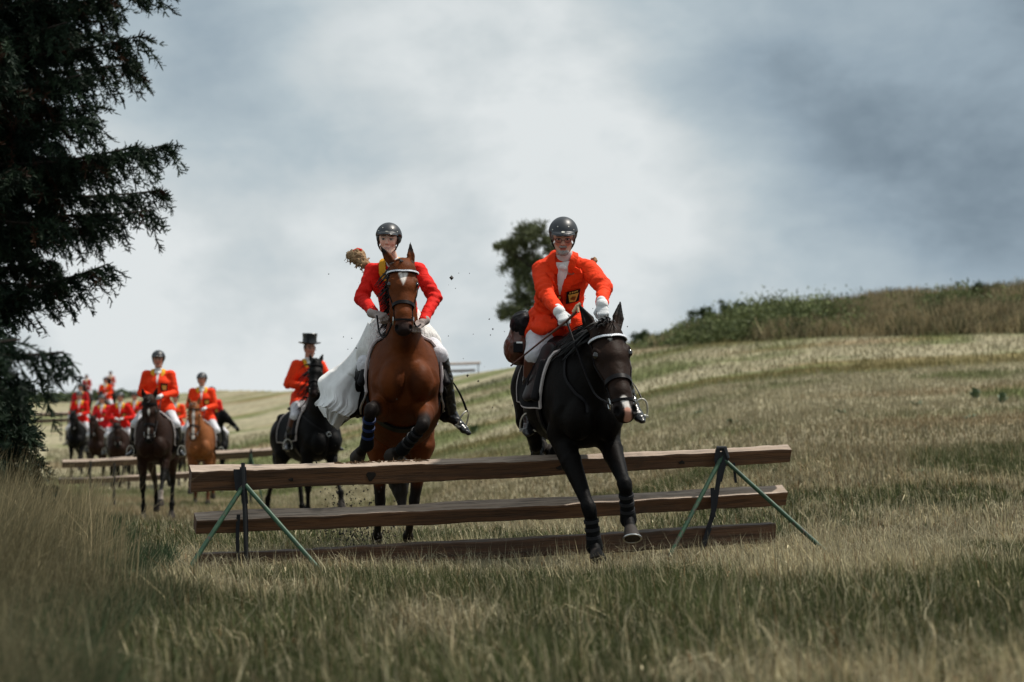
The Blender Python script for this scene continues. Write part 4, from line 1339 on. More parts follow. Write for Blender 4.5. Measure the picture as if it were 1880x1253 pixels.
def tack(H, hero, trim, pad_col, saddle_col, breast, T, fwT, upT, s, star_band, legboots):
    a, n, sd = [Vector(v) for v in H.fr]; P = lambda *q: Vector(H.P(*q)); k = H.k; root = H.root; bvh = H.bvh
    n_ = 28 if hero else 14
    # bridle: crown and cheek straps, noseband, browband, bit
    mb = MB()
    c = P(.17); ax = (a * .93 - n * .28).normalized()
    p, w, nn = ring_pts(bvh, c, ax, n, 60, 300, n_, .005, .5)
    # crown piece runs behind the ears from cheek to cheek
    for q in (1, -1):
        pts = [P(-.02, -.05, .05 * q), P(.10, -.005, .10 * q), P(.30, -.03, .11 * q), P(.50, -.01, .085 * q), P(.78, -.012, .055 * q)]
        pp, ww, nn = path_pts(bvh, pts, n_ // 2 + 4, .006)
        mb.ribbon(pp, ww, nn, .020 * k, .005)
    pp, ww, nn = path_pts(bvh, [P(-.02, -.05, .06), P(-.05, -.06, 0), P(-.02, -.05, -.06)], 8, .006)
    mb.ribbon(pp, ww, nn, .026 * k, .006)
    bridle = mb.build('bridle', LEATHER, root)
    mb = MB(); p, w, nn = ring_pts(bvh, P(.60, 0), a, n, -178, 182, n_ + 6, .008, .4)
    mb.ribbon(p, w, nn, .028 * k, .009)
    mb.build('noseband', LEATHER, bridle)
    mb = MB(); p, w, nn = ring_pts(bvh, P(.79, -.01), (a * .88 - n * .47), n, -175, 185, n_, .007, .4)
    mb.ribbon(p, w, nn, .015 * k, .006)
    mb.build('flash_strap', LEATHER, bridle)
    mb = MB(); P0 = [P(.10, 0, -.12), P(.135, .07, -.075), P(.165, .11, 0), P(.135, .07, .075), P(.10, 0, .12)]
    pp, ww, nn = path_pts(bvh, P0, n_, .010)
    mb.ribbon(pp, ww, nn, .022 * k, .010)
    bb = mb.build('browband', LEATHER, bridle)
    if star_band:
        mb = MB(); pp2 = [q + m * .008 for q, m in zip(pp, nn)]
        mb.ribbon(pp2, ww, nn, .012 * k, .007)
        mb.build('crystal_trim', CRYSTAL, bb)
    H.bit = []
    for q in (1, -1):
        c = P(.80, -.020, .066 * q); mb = MB(); pts = []
        for i in range(17):
            g = 2 * PI * i / 16
            pts.append(c + a * (.030 * k * math.cos(g)) + n * (.030 * k * math.sin(g)))
        mb.tube(pts, .0045, 6, cap=False); mb.build('bit_ring', METAL, bridle)
        H.bit.append(c)
    # saddle cloth
    G = []; nu, nvv = 15, (25 if hero else 15)
    for i in range(nu):
        x = .34 - .72 * i / (nu - 1); r = []
        for j in range(nvv):
            g = math.radians(-112 + 224 * j / (nvv - 1))
            xx = x + .05 * math.cos(g * .9) * (1 if i < nu / 2 else 0) - .03 * (1 - math.cos(g))
            c = Vector(T(xx, 0, 1.25)); d = Vector((0, 1, 0)) * math.sin(g) + Vector(upT) * math.cos(g)
            hit, m, _, _ = bvh.ray_cast(c + d * .9, -d, .9)
            if hit is None: hit = c + d * .3 * s
            r.append(tuple(hit + d * (.022 if abs(j - nvv // 2) > 1 else .03)))
        G.append(r)
    mb = MB(); mb.sheet(G, .016)
    pad = mb.build('saddle_pad', pad_col or PAD_DARK, root)
    if trim:
        mb = MB()
        for row in (0, nu - 1): mb.tube([Vector(q) for q in G[row]], .013, 6)
        for j in (0, nvv - 1): mb.tube([Vector(G[i][j]) for i in range(nu)], .009, 6)
        mb.build('pad_trim', TRIM_PALE, pad)
    sb = Blob()
    sb.ecap(T(.20, 0, 1.60), T(-.02, 0, 1.555), (.10 * s, .05 * s), (.13 * s, .045 * s), upT, .05)
    sb.ecap(T(-.02, 0, 1.555), T(-.30, 0, 1.585), (.13 * s, .045 * s), (.19 * s, .045 * s), upT, .05)
    sb.ell(T(.24, 0, 1.635), (.05 * s, .08 * s, .045 * s), [fwT, (0, 1, 0), upT], .04)
    for q in (1, -1):
        sb.ecap(T(.08, .19 * q, 1.53), T(.10, .325 * q, 1.22), (.18 * s, .03 * s), (.17 * s, .022 * s), (0, 1, .5), .04)
        sb.ecap(T(.26, .25 * q, 1.45), T(.30, .33 * q, 1.20), (.035 * s, .045 * s), (.03 * s, .035 * s), (0, 1, 0), .03)
    v, f = sb.mesh(.012 if hero else .02)
    H.saddle = mesh_obj('saddle', v, f, saddle_col or LEATHER, root)
    mb = MB(); p, w, nn = ring_pts(bvh, T(.20, 0, 1.22), fwT, -upT if False else Vector(upT) * -1, -100, 100, n_, .012, 1.0)
    mb.ribbon(p, w, nn, .085 * s, .016); mb.build('girth', LEATHER, root)
    if breast:
        mb = MB(); c = Vector(T(.74, 0, 1.20))
        for q in (1, -1):
            p, w, nn = path_pts(bvh, [c, T(.60, .16 * q, 1.34), T(.42, .24 * q, 1.45), T(.28, .26 * q, 1.50)], 14, .007)
            mb.ribbon(p, w, nn, .022, .006)
        p, w, nn = path_pts(bvh, [c, T(.70, 0, 1.05), T(.55, 0, .90)], 8, .007)
        mb.ribbon(p, w, nn, .022, .006)
        bp = mb.build('breastplate', LEATHER, root)
        hit, m, _, _ = bvh.find_nearest(c); mb = MB(); u = m.orthogonal().normalized(); vv = m.cross(u)
        mb.tube([hit + m * .012 + u * .03 * math.cos(2 * PI * i / 12) + vv * .03 * math.sin(2 * PI * i / 12) for i in range(13)], .005, 6, cap=False)
        mb.build('breastplate_ring', METAL, bp)


def leg_boot(H, K, F, mat, strap, rad=.052, cover=.9):
    """protective boot round a cannon bone, between knee K and fetlock F (local)"""
    K, F = nv(K), nv(F); d = unit(F - K); L = np.linalg.norm(F - K)
    b = Blob(); b.cone(K + d * L * .18, F + d * .02, rad * .86, rad, .01); b.cone(F, F + d * .03, rad, rad * 1.08, .02)
    v, f = b.mesh(.007); v = wrinkle(v, f, .002, 30)
    o = mesh_obj('leg_boot', v, f, mat, H.root)
    u = Vector(d).orthogonal().normalized(); w = Vector(d).cross(u)
    for i in range(3):
        c = K + d * L * (.32 + .24 * i); mb = MB()
        pts = [Vector(c) + (u * math.cos(g) + w * math.sin(g)) * (rad * .98) for g in [2 * PI * j / 16 for j in range(17)]]
        nn = [(p - Vector(c)).normalized() for p in pts]
        mb.ribbon(pts, [Vector(d)] * 17, nn, .022, .006); mb.build('boot_strap', strap, o)
    return o


def add_rein(H, q, hand_w, sag=.08, via=None):
    """rein from bit ring q (0 left, 1 right) to a hand (world)"""
    a = H.bit[q]; b = H.to_local(hand_w)
    if via is None: m1 = a.lerp(b, .35) - Vector((0, 0, sag)); m2 = a.lerp(b, .7) - Vector((0, 0, sag * .7))
    else: m1, m2 = [H.to_local(v) for v in via]
    mb = MB(); P = smooth_line([a, m1, m2, b], 20); 
    W = [Vector((0, .3, 1)).normalized()] * 20
    mb.tube(P, .0075, 6); mb.build('rein', LEATHER, H.root)


def add_stirrup(H, ankle_w, toe_w, q, leather=True):
    A = H.to_local(ankle_w); Tt = H.to_local(toe_w); f = (Tt - A); f.z *= .8; f = f.normalized()
    side = f.cross(Vector((0, 0, 1))).normalized(); up = side.cross(f).normalized()
    c = A.lerp(Tt, .62) - up * .035; P = []
    for i in range(19):
        g = PI * i / 18
        P.append(c + side * (.062 * math.cos(g)) + up * (.13 * math.sin(g) ** .8))
    mb = MB(); mb.tube(P, .0065, 7)
    mb.ribbon([c - side * .066, c, c + side * .066], [f] * 3, [up] * 3, .04, .014)
    st = mb.build('stirrup', DULL_METAL, H.saddle)
    top = Vector(H.T(.10, .30 * q, 1.42)); mb = MB(); d = (top - (c + up * .13))
    pts = [c + up * .13 + d * (i / 5) + Vector((0, .03 * q * math.sin(PI * i / 5), 0)) for i in range(6)]
    mb.ribbon(pts, [Vector(f)] * 6, [Vector(side)] * 6, .026, .005); mb.build('stirrup_leather', LEATHER, H.saddle)


# ------------------------------------------------------------------ riders
def cloth(name, c, rough=.75, bump=.5, bscale=9, bdist=.03, sheen=.0, var=.16, **k):
    return mat_std(name, c, rough, var=var, vscale=5, bump=bump * .8, bscale=bscale, bdist=bdist, ridge=True, spec=.15, sheen=sheen, **k)


ORANGE_RED = cloth('hunt_coat_orange', (.82, .048, .009))
RED = cloth('hunt_coat_red', (.64, .012, .007))
DARK_RED = cloth('hunt_coat_dark_red', (.42, .012, .014))
WHITE_BREECHES = cloth('white_breeches', (.66, .66, .70), .7, bscale=12, bdist=.02)
WHITE_CLOTH = cloth('white_cloth', (.74, .74, .74), .75, bscale=25, bdist=.01)
GLOVE_WHITE = cloth('white_glove', (.66, .67, .68), .7, bscale=60, bdist=.006)
GLOVE_TAUPE = cloth('taupe_glove', (.36, .30, .28), .7, bscale=60, bdist=.006)
YELLOW = cloth('yellow_velvet', (.72, .36, .03), .8, bscale=60, bdist=.004)
BLACK_CLOTH = cloth('black_velvet', (.010, .010, .012), .8, bscale=60, bdist=.004)
HELMET = mat_std('helmet_shell', (.020, .023, .028), .42, var=.2, bump=.15, bscale=120, bdist=.001, spec=.5)
SILK_HAT = mat_std('black_silk', (.010, .010, .012), .35, var=.2, spec=.5)
RIDING_BOOT = mat_std('riding_boot', (.010, .010, .011), .28, var=.3, bump=.4, bscale=22, bdist=.008, spec=.6, dirt=((.10, .09, .06), 28, .64))
SKIN = mat_std('skin', vcol=True, rough=.55, var=.06, vscale=20, spec=.35, bump=.15, bscale=80, bdist=.002)
GOLD = mat_std('gold_thread', (.60, .42, .08), .5, var=.2)


def hand_blob(B, w, fd, pn, curl=1.0, r=.0095, thumb_side=1, sc=1.0):
    """w wrist, fd finger direction, pn palm normal (the way the fingers curl)"""
    w, fd, pn = nv(w), unit(fd), unit(pn); sd = unit(np.cross(fd, pn)) * thumb_side
    B.ecap(w, w + fd * .045 * sc, (.024 * sc, .018 * sc), (.040 * sc, .016 * sc), pn, .012)
    B.ecap(w + fd * .035 * sc, w + fd * .085 * sc, (.040 * sc, .016 * sc), (.040 * sc, .014 * sc), pn, .010)
    for i, ln in enumerate((.070, .078, .073, .056)):
        o = w + fd * (.088 - .004 * abs(i - 1)) * sc + sd * (.031 - .0205 * i) * sc
        ang = 0; p = o
        for j, fr in enumerate((.45, .30, .25)):
            ang += math.radians((62, 78, 52)[j]) * curl * (1 + .05 * i)
            d = fd * math.cos(ang) + pn * math.sin(ang)
            e = p + d * ln * fr * sc
            B.cone(p, e, r * sc * (1 - .06 * j), r * sc * (.94 - .06 * j), .003); p = e
    t0 = w + fd * .025 * sc + sd * .032 * sc; t1 = t0 + unit(fd * .7 + sd * .55 + pn * .4) * .042 * sc; t2 = t1 + unit(fd * .65 + pn * .75 - sd * .35) * .034 * sc
    B.cone(t0, t1, .013 * sc, .0115 * sc, .008).cone(t1, t2, .011 * sc, .009 * sc, .004)


def head_blob(B, c, f, u, s, k=1.0):
    P = lambda a, b, q=0: c + f * (a * k) + u * (b * k) + s * (q * k)
    B.ell(P(-.012, .035), (.072 * k, .098 * k, .092 * k), [s, f, u], .02)
    B.ecap(P(.030, .02), P(.045, -.072), (.062 * k, .055 * k), (.036 * k, .036 * k), f, .03)
    B.ell(P(.066, -.092), (.024 * k, .022 * k, .018 * k), [s, f, u], .02)                 # chin
    for q in (1, -1):
        B.cone(P(.01, -.055, .052 * q), P(.055, -.088, .018 * q), .020 * k, .018 * k, .02)  # jaw line
        B.ell(P(.060, -.018, .036 * q), (.022 * k, .018 * k, .020 * k), [s, f, u], .015)   # cheek
        B.ell(P(-.005, -.005, .074 * q), (.010 * k, .020 * k, .032 * k), [s, f, u], .006)  # ear
        B.d(p_ell(P(.092, .012, .031 * q), (.015 * k, .012 * k, .010 * k), [s, f, u]), .010)
        B.ell(P(.074, .010, .031 * q), (.0135 * k, .012 * k, .0105 * k), [s, f, u], .002)  # eyeball
        B.cone(P(.085, .030, .012 * q), P(.074, .030, .046 * q), .007 * k, .006 * k, .010)
    B.cone(P(.086, .020), P(.104, -.020), .0085 * k, .011 * k, .010)                       # nose
    for q in (1, -1): B.ell(P(.094, -.024, .011 * q), (.008 * k, .010 * k, .007 * k), [s, f, u], .006)
    B.ecap(P(.082, -.052, -.018), P(.082, -.052, .018), (.006 * k, .006 * k), (.006 * k, .006 * k), u, .008)
    B.ecap(P(.080, -.063, -.014), P(.080, -.063, .014), (.007 * k, .007 * k), (.007 * k, .007 * k), u, .008)
    return P


def make_rider(label, group, J, coat=ORANGE_RED, collar=YELLOW, hat='helmet', h=.0075, hero=False, skin=(.52, .26, .18), gloves=GLOVE_WHITE,
               boot_top=None, boots=RIDING_BOOT, badge=True, face=None, hair=(.03, .02, .012), hair_long=False, waist=1.0, tails=(), skirt_len=.16,
               hands=None, breeches=WHITE_BREECHES, wr_amp=.0065, kh=1.0, cuffs=False, slim=1.0, helmet_tilt=0.0, tie=WHITE_CLOTH):
    R = Horse(); loc = Vector(J['pelvis']); R.loc = loc
    root = empty('person', loc); tag(root, label, 'person', group); R.root = root
    j = {k_: nv(Vector(v) - loc) for k_, v in J.items() if k_ not in ('hf', 'hu', 'cf')}
    hf = unit(J['hf']); hu = nv(J.get('hu', (0, 0, 1))); hs = unit(np.cross(hu, hf)); hu = unit(np.cross(hf, hs))     # hs = the person's left
    pel, nk, hd = j['pelvis'], j['neck'], j['head']
    ts = unit(j['shL'] - j['shR']); tu = unit(nk - pel); cf = unit(np.cross(ts, tu)); R.cf = cf
    chest = pel + (nk - pel) * .66
    R.j = j
    # ---- body, one continuous surface
    B = Blob(); g = slim
    B.ecap(pel, chest, (.155 * g, .105), (.165 * g, .110), cf, .04)
    B.ecap(chest, nk - tu * .08, (.150 * g, .100), (.10 * g, .060), cf, .03)
    B.cone(j['shL'], j['shR'], .038, .038, .03)
    B.cone(nk - tu * .03, hd - hu * .05 * kh - hf * .015, .058 * g, .052 * g, .03)
    P = head_blob(B, hd, hf, hu, hs, kh)
    for q in 'LR':
        B.cone(j['sh' + q], j['el' + q], .042 * g, .038 * g, .03).cone(j['el' + q], j['wr' + q], .043 * g, .027 * g, .01)
        hp = pel + ts * (.09 if q == 'L' else -.09)
        B.cone(hp, j['kn' + q], .080 * g, .050, .03).cone(j['kn' + q], j['an' + q], .050, .030, .01)
        B.ecap(j['an' + q], j['an' + q] + unit(j['to' + q] - j['an' + q]) * .11 - np.array([0, 0, .025]), (.022, .022), (.020, .012), (0, 0, 1), .01)
    hd_ = {}
    for q in 'LR':
        fd = unit(j['wr' + q] - j['el' + q]) if not hands or q not in hands else unit(hands[q][0])
        pn = unit((0, 0, -1)) if not hands or q not in hands else unit(hands[q][1])
        pn = unit(pn - fd * (pn @ fd)); cu = 1.0 if not hands or q not in hands else hands[q][2]
        tsd = 1 if (hands and q in hands and len(hands[q]) > 3 and hands[q][3]) else -1
        # thumb on the inner side
        inner = ts * (-1 if q == 'L' else 1); sdv = np.cross(fd, pn); tsd = 1 if sdv @ inner > 0 else -1
        hd_[q] = (j['wr' + q], fd, pn, cu, tsd)
        hand_blob(B, j['wr' + q], fd, pn, cu, .0082, tsd, .96)
    V, F = B.mesh(h)
    if h > .012: V = relax(V, F, 1, .4)
    sk = np.array(skin); dark = (.012, .009, .007)
    ops = [(p_ell(P(.06, -.02), (.075, .05, .03), [hs, hf, hu]), tuple(sk * [1.12, .86, .82]), .03)]
    for q in (1, -1):
        ops += [(p_ell(P(.080, .010, .031 * q), (.0150 * kh, .02, .0075 * kh), [hs, hf, hu]), (.40, .36, .33), .003),
                (p_ell(P(.088, .010, .031 * q), (.0070 * kh, .016, .0075 * kh), [hs, hf, hu]), dark, .002),
                (p_ecap(P(.085, .018, .018 * q), P(.080, .018, .044 * q), (.0025, .02), (.0025, .02), hf), tuple(sk * .25), .003),
                (p_ecap(P(.088, .035, .016 * q), P(.080, .034, .046 * q), (.0045, .02), (.0035, .02), hf), tuple(sk * .16), .004)]
    ops += [(p_ecap(P(.090, -.053, -.019), P(.090, -.053, .019), (.004, .02), (.004, .02), hf), tuple(sk * [.85, .50, .50]), .003),
            (p_ecap(P(.090, -.064, -.015), P(.090, -.064, .015), (.0045, .02), (.0045, .02), hf), tuple(sk * [.9, .52, .52]), .003)]
    if face == 'smile':
        ops.append((p_ecap(P(.092, -.058, -.015), P(.092, -.058, .015), (.0030, .02), (.0030, .02), hf), (.50, .45, .42), .002))
    else:
        ops.append((p_ecap(P(.092, -.058, -.018), P(.092, -.058, .018), (.0022, .02), (.0022, .02), hf), (.06, .02, .02), .002))
    if face == 'old':
        ops.insert(1, (p_ell(P(.075, -.005, .04), (.03, .03, .022), [hs, hf, hu]), (.46, .14, .10), .02))
        ops.insert(1, (p_ell(P(.075, -.005, -.04), (.03, .03, .022), [hs, hf, hu]), (.46, .14, .10), .02))
    C = paint(V, skin, ops)
    C *= (1 + (fbm(V * 30, 2) - .5) * .2)[:, None]
    mesh_obj('body', V, F, SKIN, root, C)
    R.P = P; R.hfr = (hf, hu, hs)
    # ---- hair
    hb = Blob(); hb.ell(P(-.022, .035), (.078 * kh, .092 * kh, .088 * kh), [hs, hf, hu], .02)
    hb.ell(P(-.075, -.03), (.045 * kh, .03 * kh, .05 * kh), [hs, hf, hu], .02)
    for q in (1, -1): hb.cone(P(.025, .03, .072 * q), P(.012, -.018, .074 * q), .012, .005, .01)
    v, f = hb.mesh(max(h, .007)); v = wrinkle(v, f, .008, 60, (1, 1, .3))
    mesh_obj('hair', v, f, mat_std('hair_%d' % int(hair[0] * 1000), hair, .5, var=.3, vscale=60), root)
    # ---- coat
    Bj = Blob(); o = .020
    Bj.ecap(pel + tu * .02, pel + (nk - pel) * .36, (.165 * g + o, .115 + o), (.148 * g * waist + o, .105 + o), cf, .04)
    Bj.ecap(pel + (nk - pel) * .36, chest, (.148 * g * waist + o, .105 + o), (.172 * g + o, .115 + o), cf, .04)
    Bj.ecap(chest, nk - tu * .07, (.172 * g + o, .115 + o), (.12 * g + o, .07 + o), cf, .05)
    Bj.cone(j['shL'] - ts * .01, nk - tu * .035, .064, .050, .04).cone(j['shR'] + ts * .01, nk - tu * .035, .064, .050, .04)
    Bj.ecap(pel + tu * .04, pel - tu * skirt_len * .6 - cf * .03, (.18 * g + o, .125 + o), (.205 * g + o, .150 + o), cf, .05, cap=.35)
    fold = []
    for q in 'LR':
        sg = 1 if q == 'L' else -1
        e = j['el' + q]; w_ = j['wr' + q]; fdv = unit(w_ - e)
        Bj.cone(j['sh' + q], e, .071 * g, .060 * g, .035)
        Bj.cone(e, w_ - fdv * .03, .055 * g, .045 * g, .012)
        hp = pel + ts * (.10 * sg); kn = j['kn' + q]
        Bj.ecap(pel + ts * .10 * sg, hp + (kn - hp) * (.30 + skirt_len), (.11 * g + o, .10 + o), (.095 * g + o, .085 + o), cf, .05, cap=.3)
    for (a_, b_, sa, sb, up) in tails:
        Bj.ecap(nv(Vector(a_) - loc), nv(Vector(b_) - loc), sa, sb, up, .04, cap=.5)
    V, F = Bj.mesh(max(h, .008) if hero else h)
    V = relax(V, F, 1, .4)
    if h < .02:      # cloth gathers round the elbows and pulls in at the waist
        N_ = vnormals(V, F)
        for q in 'LR':
            e = j['el' + q]; dd = np.linalg.norm(V - e, axis=1); al = (V - e) @ unit(j['wr' + q] - j['sh' + q]); ph_ = fbm(V * 9, 2) * 5
            V = V + N_ * (.0075 * np.exp(-(dd / .11) ** 2) * np.sin(al * 105 + ph_ * 1.6) * (.4 + 1.2 * fbm(V * 5, 2)))[:, None]
            sa = unit(e - j['sh' + q]); als = (V - j['sh' + q]) @ sa; V = V - N_ * (.0035 * np.exp(-((als - .015) / .012) ** 2) * (np.linalg.norm(V - j['sh' + q] - als[:, None] * sa, axis=1) < .13))[:, None]
        al = (V - pel) @ tu; near = np.exp(-((al - .16) / .07) ** 2) * (np.linalg.norm(np.cross(V - pel, tu), axis=1) < .24)
        V = V + N_ * (.0055 * near * np.sin(al * 90 + fbm(V * 6, 2) * 12))[:, None]
    if wr_amp and hero:
        V = wrinkle(V, F, wr_amp, 6, (1, 1, 2.2), 3.0 + abs(loc.x)); V = wrinkle(V, F, wr_amp * .35, 17, (1, 1, 2), 9.0)
    jk = mesh_obj('coat', V, F, coat, root); bj = bvh_of(V, F); R.coat = jk; R.bj = bj
    Q = lambda t, x, z=.0: Vector(pel + (nk - pel) * t + ts * x + cf * (.20 + z))
    cfv = Vector(cf)
    # shirt front and stock tie, lapels, collar, buttons, badge
    mb = MB(); patch(mb, bj, Q(.98, -.052), Q(.98, .052), Q(.60, .006), Q(.60, -.006), 9, 14, .010, .006, cf)
    sf = mb.build('shirt_front', tie, root)
    tb = Blob(); a0 = nk + cf * .06 - tu * .0
    hit = lambda t, x: bj.ray_cast(Q(t, x, .02), -cfv, .5)[0] or Q(t, x, -.08)
    tk = nv(hit(.93, 0)); tb.ell(tk + cf * .012, (.030, .018, .026), [ts, cf, tu], .01)
    tb.ecap(tk, nv(hit(.72, 0)) + cf * .004, (.020, .014), (.028, .010), cf, .01)
    rr = nv(nk) + tu * .02 + cf * .008
    tb.cone(rr - tu * .02, rr + unit(hd - hu * .07 - rr) * .012, .062 * g, .058 * g, .01)
    v, f = tb.mesh(max(h, .006)); mesh_obj('stock_tie', v, f, tie, root)
    for sg in (1, -1):
        mb = MB(); pth = [Q(.98, .075 * sg, -.03), Q(.86, .072 * sg), Q(.74, .050 * sg), Q(.58, .010 * sg)]
        p, w_, nn = path_pts(bj, pth, 10, .010)
        wd = [.060, .066, .070, .072, .070, .064, .052, .038, .022, .012]
        mb.ribbon(p, w_, nn, wd, .013); mb.build('lapel', coat, jk)
        mb = MB(); pth = [nk + tu * .015 - cf * .075 + ts * .0 * sg, nk + tu * .02 + ts * .070 * sg - cf * .02, nk - tu * .03 + ts * .078 * sg + cf * .05, nk - tu * .085 + ts * .055 * sg + cf * .10]
        p, w_, nn = path_pts(bj, pth, 12, .014)
        mb.ribbon(p, w_, nn, [.052] * 10 + [.044, .03], .010); mb.build('collar', collar, jk)
    if h < .02:
        for sg in (1, -1):
            mb = MB(); patch(mb, bj, Q(.20, .075 * sg), Q(.20, .175 * sg), Q(.12, .180 * sg), Q(.12, .078 * sg), 6, 4, .010, .009, cf); mb.build('pocket_flap', coat, jk)
        for t in (.54, .42, .30):
            mb = MB(); c = hit(t, 0); mb.tube([c, c + cfv * .012], .010, 8); mb.build('button', GOLD, jk)
    if badge:
        c0 = .63; x0 = .095
        mb = MB(); patch(mb, bj, Q(c0, x0 - .048), Q(c0, x0 + .048), Q(c0 - .20, x0 + .045), Q(c0 - .20, x0 - .045), 6, 6, .009, .004, cf)
        bd = mb.build('breast_badge', BLACK_CLOTH, jk)
        mb = MB(); patch(mb, bj, Q(c0 - .045, x0 - .034), Q(c0 - .045, x0 + .034), Q(c0 - .180, x0 + .022), Q(c0 - .180, x0 - .022), 5, 5, .014, .004, cf)
        mb.build('shield', GOLD, bd)
        if hero:
            mb = MB(); patch(mb, bj, Q(c0 - .075, x0 - .006), Q(c0 - .085, x0 + .020), Q(c0 - .150, x0 + .010), Q(c0 - .115, x0 - .020), 4, 4, .018, .003, cf)
            mb.build('shield_emblem', cloth('emblem_brown', (.22, .08, .02)), bd)
            mb = MB()
            for xx in (-.022, -.006, .010, .024):
                patch(mb, bj, Q(c0 - .006, x0 + xx - .005), Q(c0 - .006, x0 + xx + .005), Q(c0 - .024, x0 + xx + .004), Q(c0 - .024, x0 + xx - .006), 2, 2, .013, .003, cf)
            mb.build('badge_lettering', GOLD, bd)
    if cuffs:
        for q in 'LR':
            fdv = unit(j['wr' + q] - j['el' + q]); b = Blob(); b.cone(j['wr' + q] - fdv * .05, j['wr' + q] - fdv * .005, .042, .044, .01)
            v, f = b.mesh(.006); mesh_obj('shirt_cuff', v, f, WHITE_CLOTH, root)
    # ---- breeches
    Bb = Blob()
    Bb.ecap(pel + tu * .06, pel - tu * .04, (.165 * g, .115), (.175 * g, .13), cf, .03)
    for q, sg in (('L', 1), ('R', -1)):
        hp = pel + ts * .09 * sg; kn = j['kn' + q]; an = j['an' + q]; md = hp + (kn - hp) * .45
        Bb.cone(hp, md, .105 * g, .094 * g, .04).cone(md, kn, .094 * g, .066, .03).cone(kn, kn + (an - kn) * .3, .066, .060, .02)
    v, f = Bb.mesh(max(h, .009))
    if hero: v = wrinkle(v, f, .006, 11, (1, 1, 1.5))
    mesh_obj('breeches', v, f, breeches, root)
    # ---- boots and gloves
    for q in 'LR':
        kn, an, to = j['kn' + q], j['an' + q], j['to' + q]; d = unit(an - kn); fd = unit(to - an)
        upv = unit(np.cross(np.cross(fd, (0, 0, 1)), fd)) if abs(fd[2]) < .95 else unit(-d)
        b = Blob(); t0 = kn + (an - kn) * .10
        b.cone(t0, kn + (an - kn) * .40, .068, .066, .01).cone(kn + (an - kn) * .40, an, .066, .044, .02)
        hl = an - upv * .045 - fd * .045
        b.ecap(an - upv * .01, hl, (.036, .045), (.036, .045), fd, .02)
        b.ecap(an + fd * .03 - upv * .012, an + fd * .17 - upv * .045, (.040, .042), (.042, .024), upv, .03)
        b.ecap(an + fd * .17 - upv * .045, an + fd * .215 - upv * .050, (.042, .024), (.026, .017), upv, .02)
        b.u(p_cut(p_ecap(hl + upv * .0, hl - upv * .035, (.034, .038), (.033, .036), fd), hl - upv * .035, -upv), .004)
        v, f = b.mesh(max(h, .007))
        if hero: v = wrinkle(v, f, .006, 22, (1, 1, 2))
        bo = mesh_obj('boot', v, f, boots, root)
        if boot_top:
            b = Blob(); b.cone(t0 - d * .005, kn + (an - kn) * .30, .071, .070, .01)
            v, f = b.mesh(max(h, .008)); mesh_obj('boot_top', v, f, boot_top, bo)
        w_, fd, pn, cu, tsd = hd_[q]
        b = Blob(); hand_blob(b, w_, fd, pn, cu, .0112, tsd, 1.0)
        b.cone(w_ - fd * .035, w_ + fd * .01, .036, .031, .01)
        v, f = b.mesh(.0045 if hero else max(h, .009))
        mesh_obj('glove', v, f, gloves, root)
    # ---- hat
    if hat == 'helmet':
        tl = math.radians(helmet_tilt); u2 = unit(hu * math.cos(tl) + hf * math.sin(tl)); f2 = unit(hf * math.cos(tl) - hu * math.sin(tl))
        PP = lambda a_, b_, q=0: hd + f2 * (a_ * kh) + u2 * (b_ * kh) + hs * (q * kh)
        b = Blob(); b.u(p_cut(p_ell(PP(-.012, .040), (.104 * kh, .126 * kh, .108 * kh), [hs, f2, u2]), PP(0, .042), -(u2 + f2 * -.16)), .006)
        b.u(p_cut(p_ell(PP(-.03, .03), (.100 * kh, .100 * kh, .092 * kh), [hs, f2, u2]), PP(-.03, -.01), -(u2 + f2 * .55)), .012)
        b.u(p_cut(p_ell(PP(.045, .048), (.083 * kh, .108 * kh, .020 * kh), [hs, f2, u2]), PP(0, .020, 0), -u2), .010)
        b.d(p_ell(PP(.028, .0), (.080 * kh, .098 * kh, .078 * kh), [hs, f2, u2]), .006)
        b.d(p_ecap(PP(.02, -.03), PP(.13, -.02), (.072 * kh, .07 * kh), (.085 * kh, .07 * kh), u2), .006)
        v, f = b.mesh(.005 if hero else max(h, .008)); hm = mesh_obj('helmet', v, f, HELMET, root); bh = bvh_of(v, f)
        c, nn, _, _ = bh.find_nearest(Vector(PP(.14, .095)))
        mb = MB(); mb.tube([c - nn * .002, c + nn * .006], .012 * kh, 12); mb.build('helmet_badge', DULL_METAL, hm)
        if hero:
            for q in (1, -1):
                for (x, z) in ((.045, .105), (.085, .075)):
                    mb = MB(); c, nn, _, _ = bh.find_nearest(Vector(PP(.12 - x * .5, z, x * q))); mb.tube([c - nn * .002, c + nn * .002], .0045, 10)
                    mb.build('helmet_vent', DULL_METAL, hm)
            mb = MB(); rim = []
            for i in range(25):
                g_ = math.radians(-75 + 150 * i / 24); rim.append(Vector(PP(.045 + .104 * math.cos(g_), .040 + .004 * math.cos(g_), .081 * math.sin(g_))))
            mb.tube(rim, .004, 6); mb.build('helmet_rim', mat_std('rim_grey', (.10, .12, .14), .35, var=.1), hm)
        mb = MB(); pts = [P(.0, .03, .086), P(.02, -.04, .074), P(.045, -.098, .030), P(.052, -.112, 0), P(.045, -.098, -.030), P(.02, -.04, -.074), P(.0, .03, -.086)]
        mb.tube(smooth_line(pts, 26), .006, 6); mb.build('chin_strap', LEATHER, hm)
    else:
        b = MB(); c = P(-.01, .075); n_ = 28; prof = [(.0, .0), (.100, 0), (.168, .006), (.170, .015), (.116, .012), (.110, .03), (.106, .08), (.114, .150), (.108, .157), (.0, .160)]
        V_, F_ = [], []
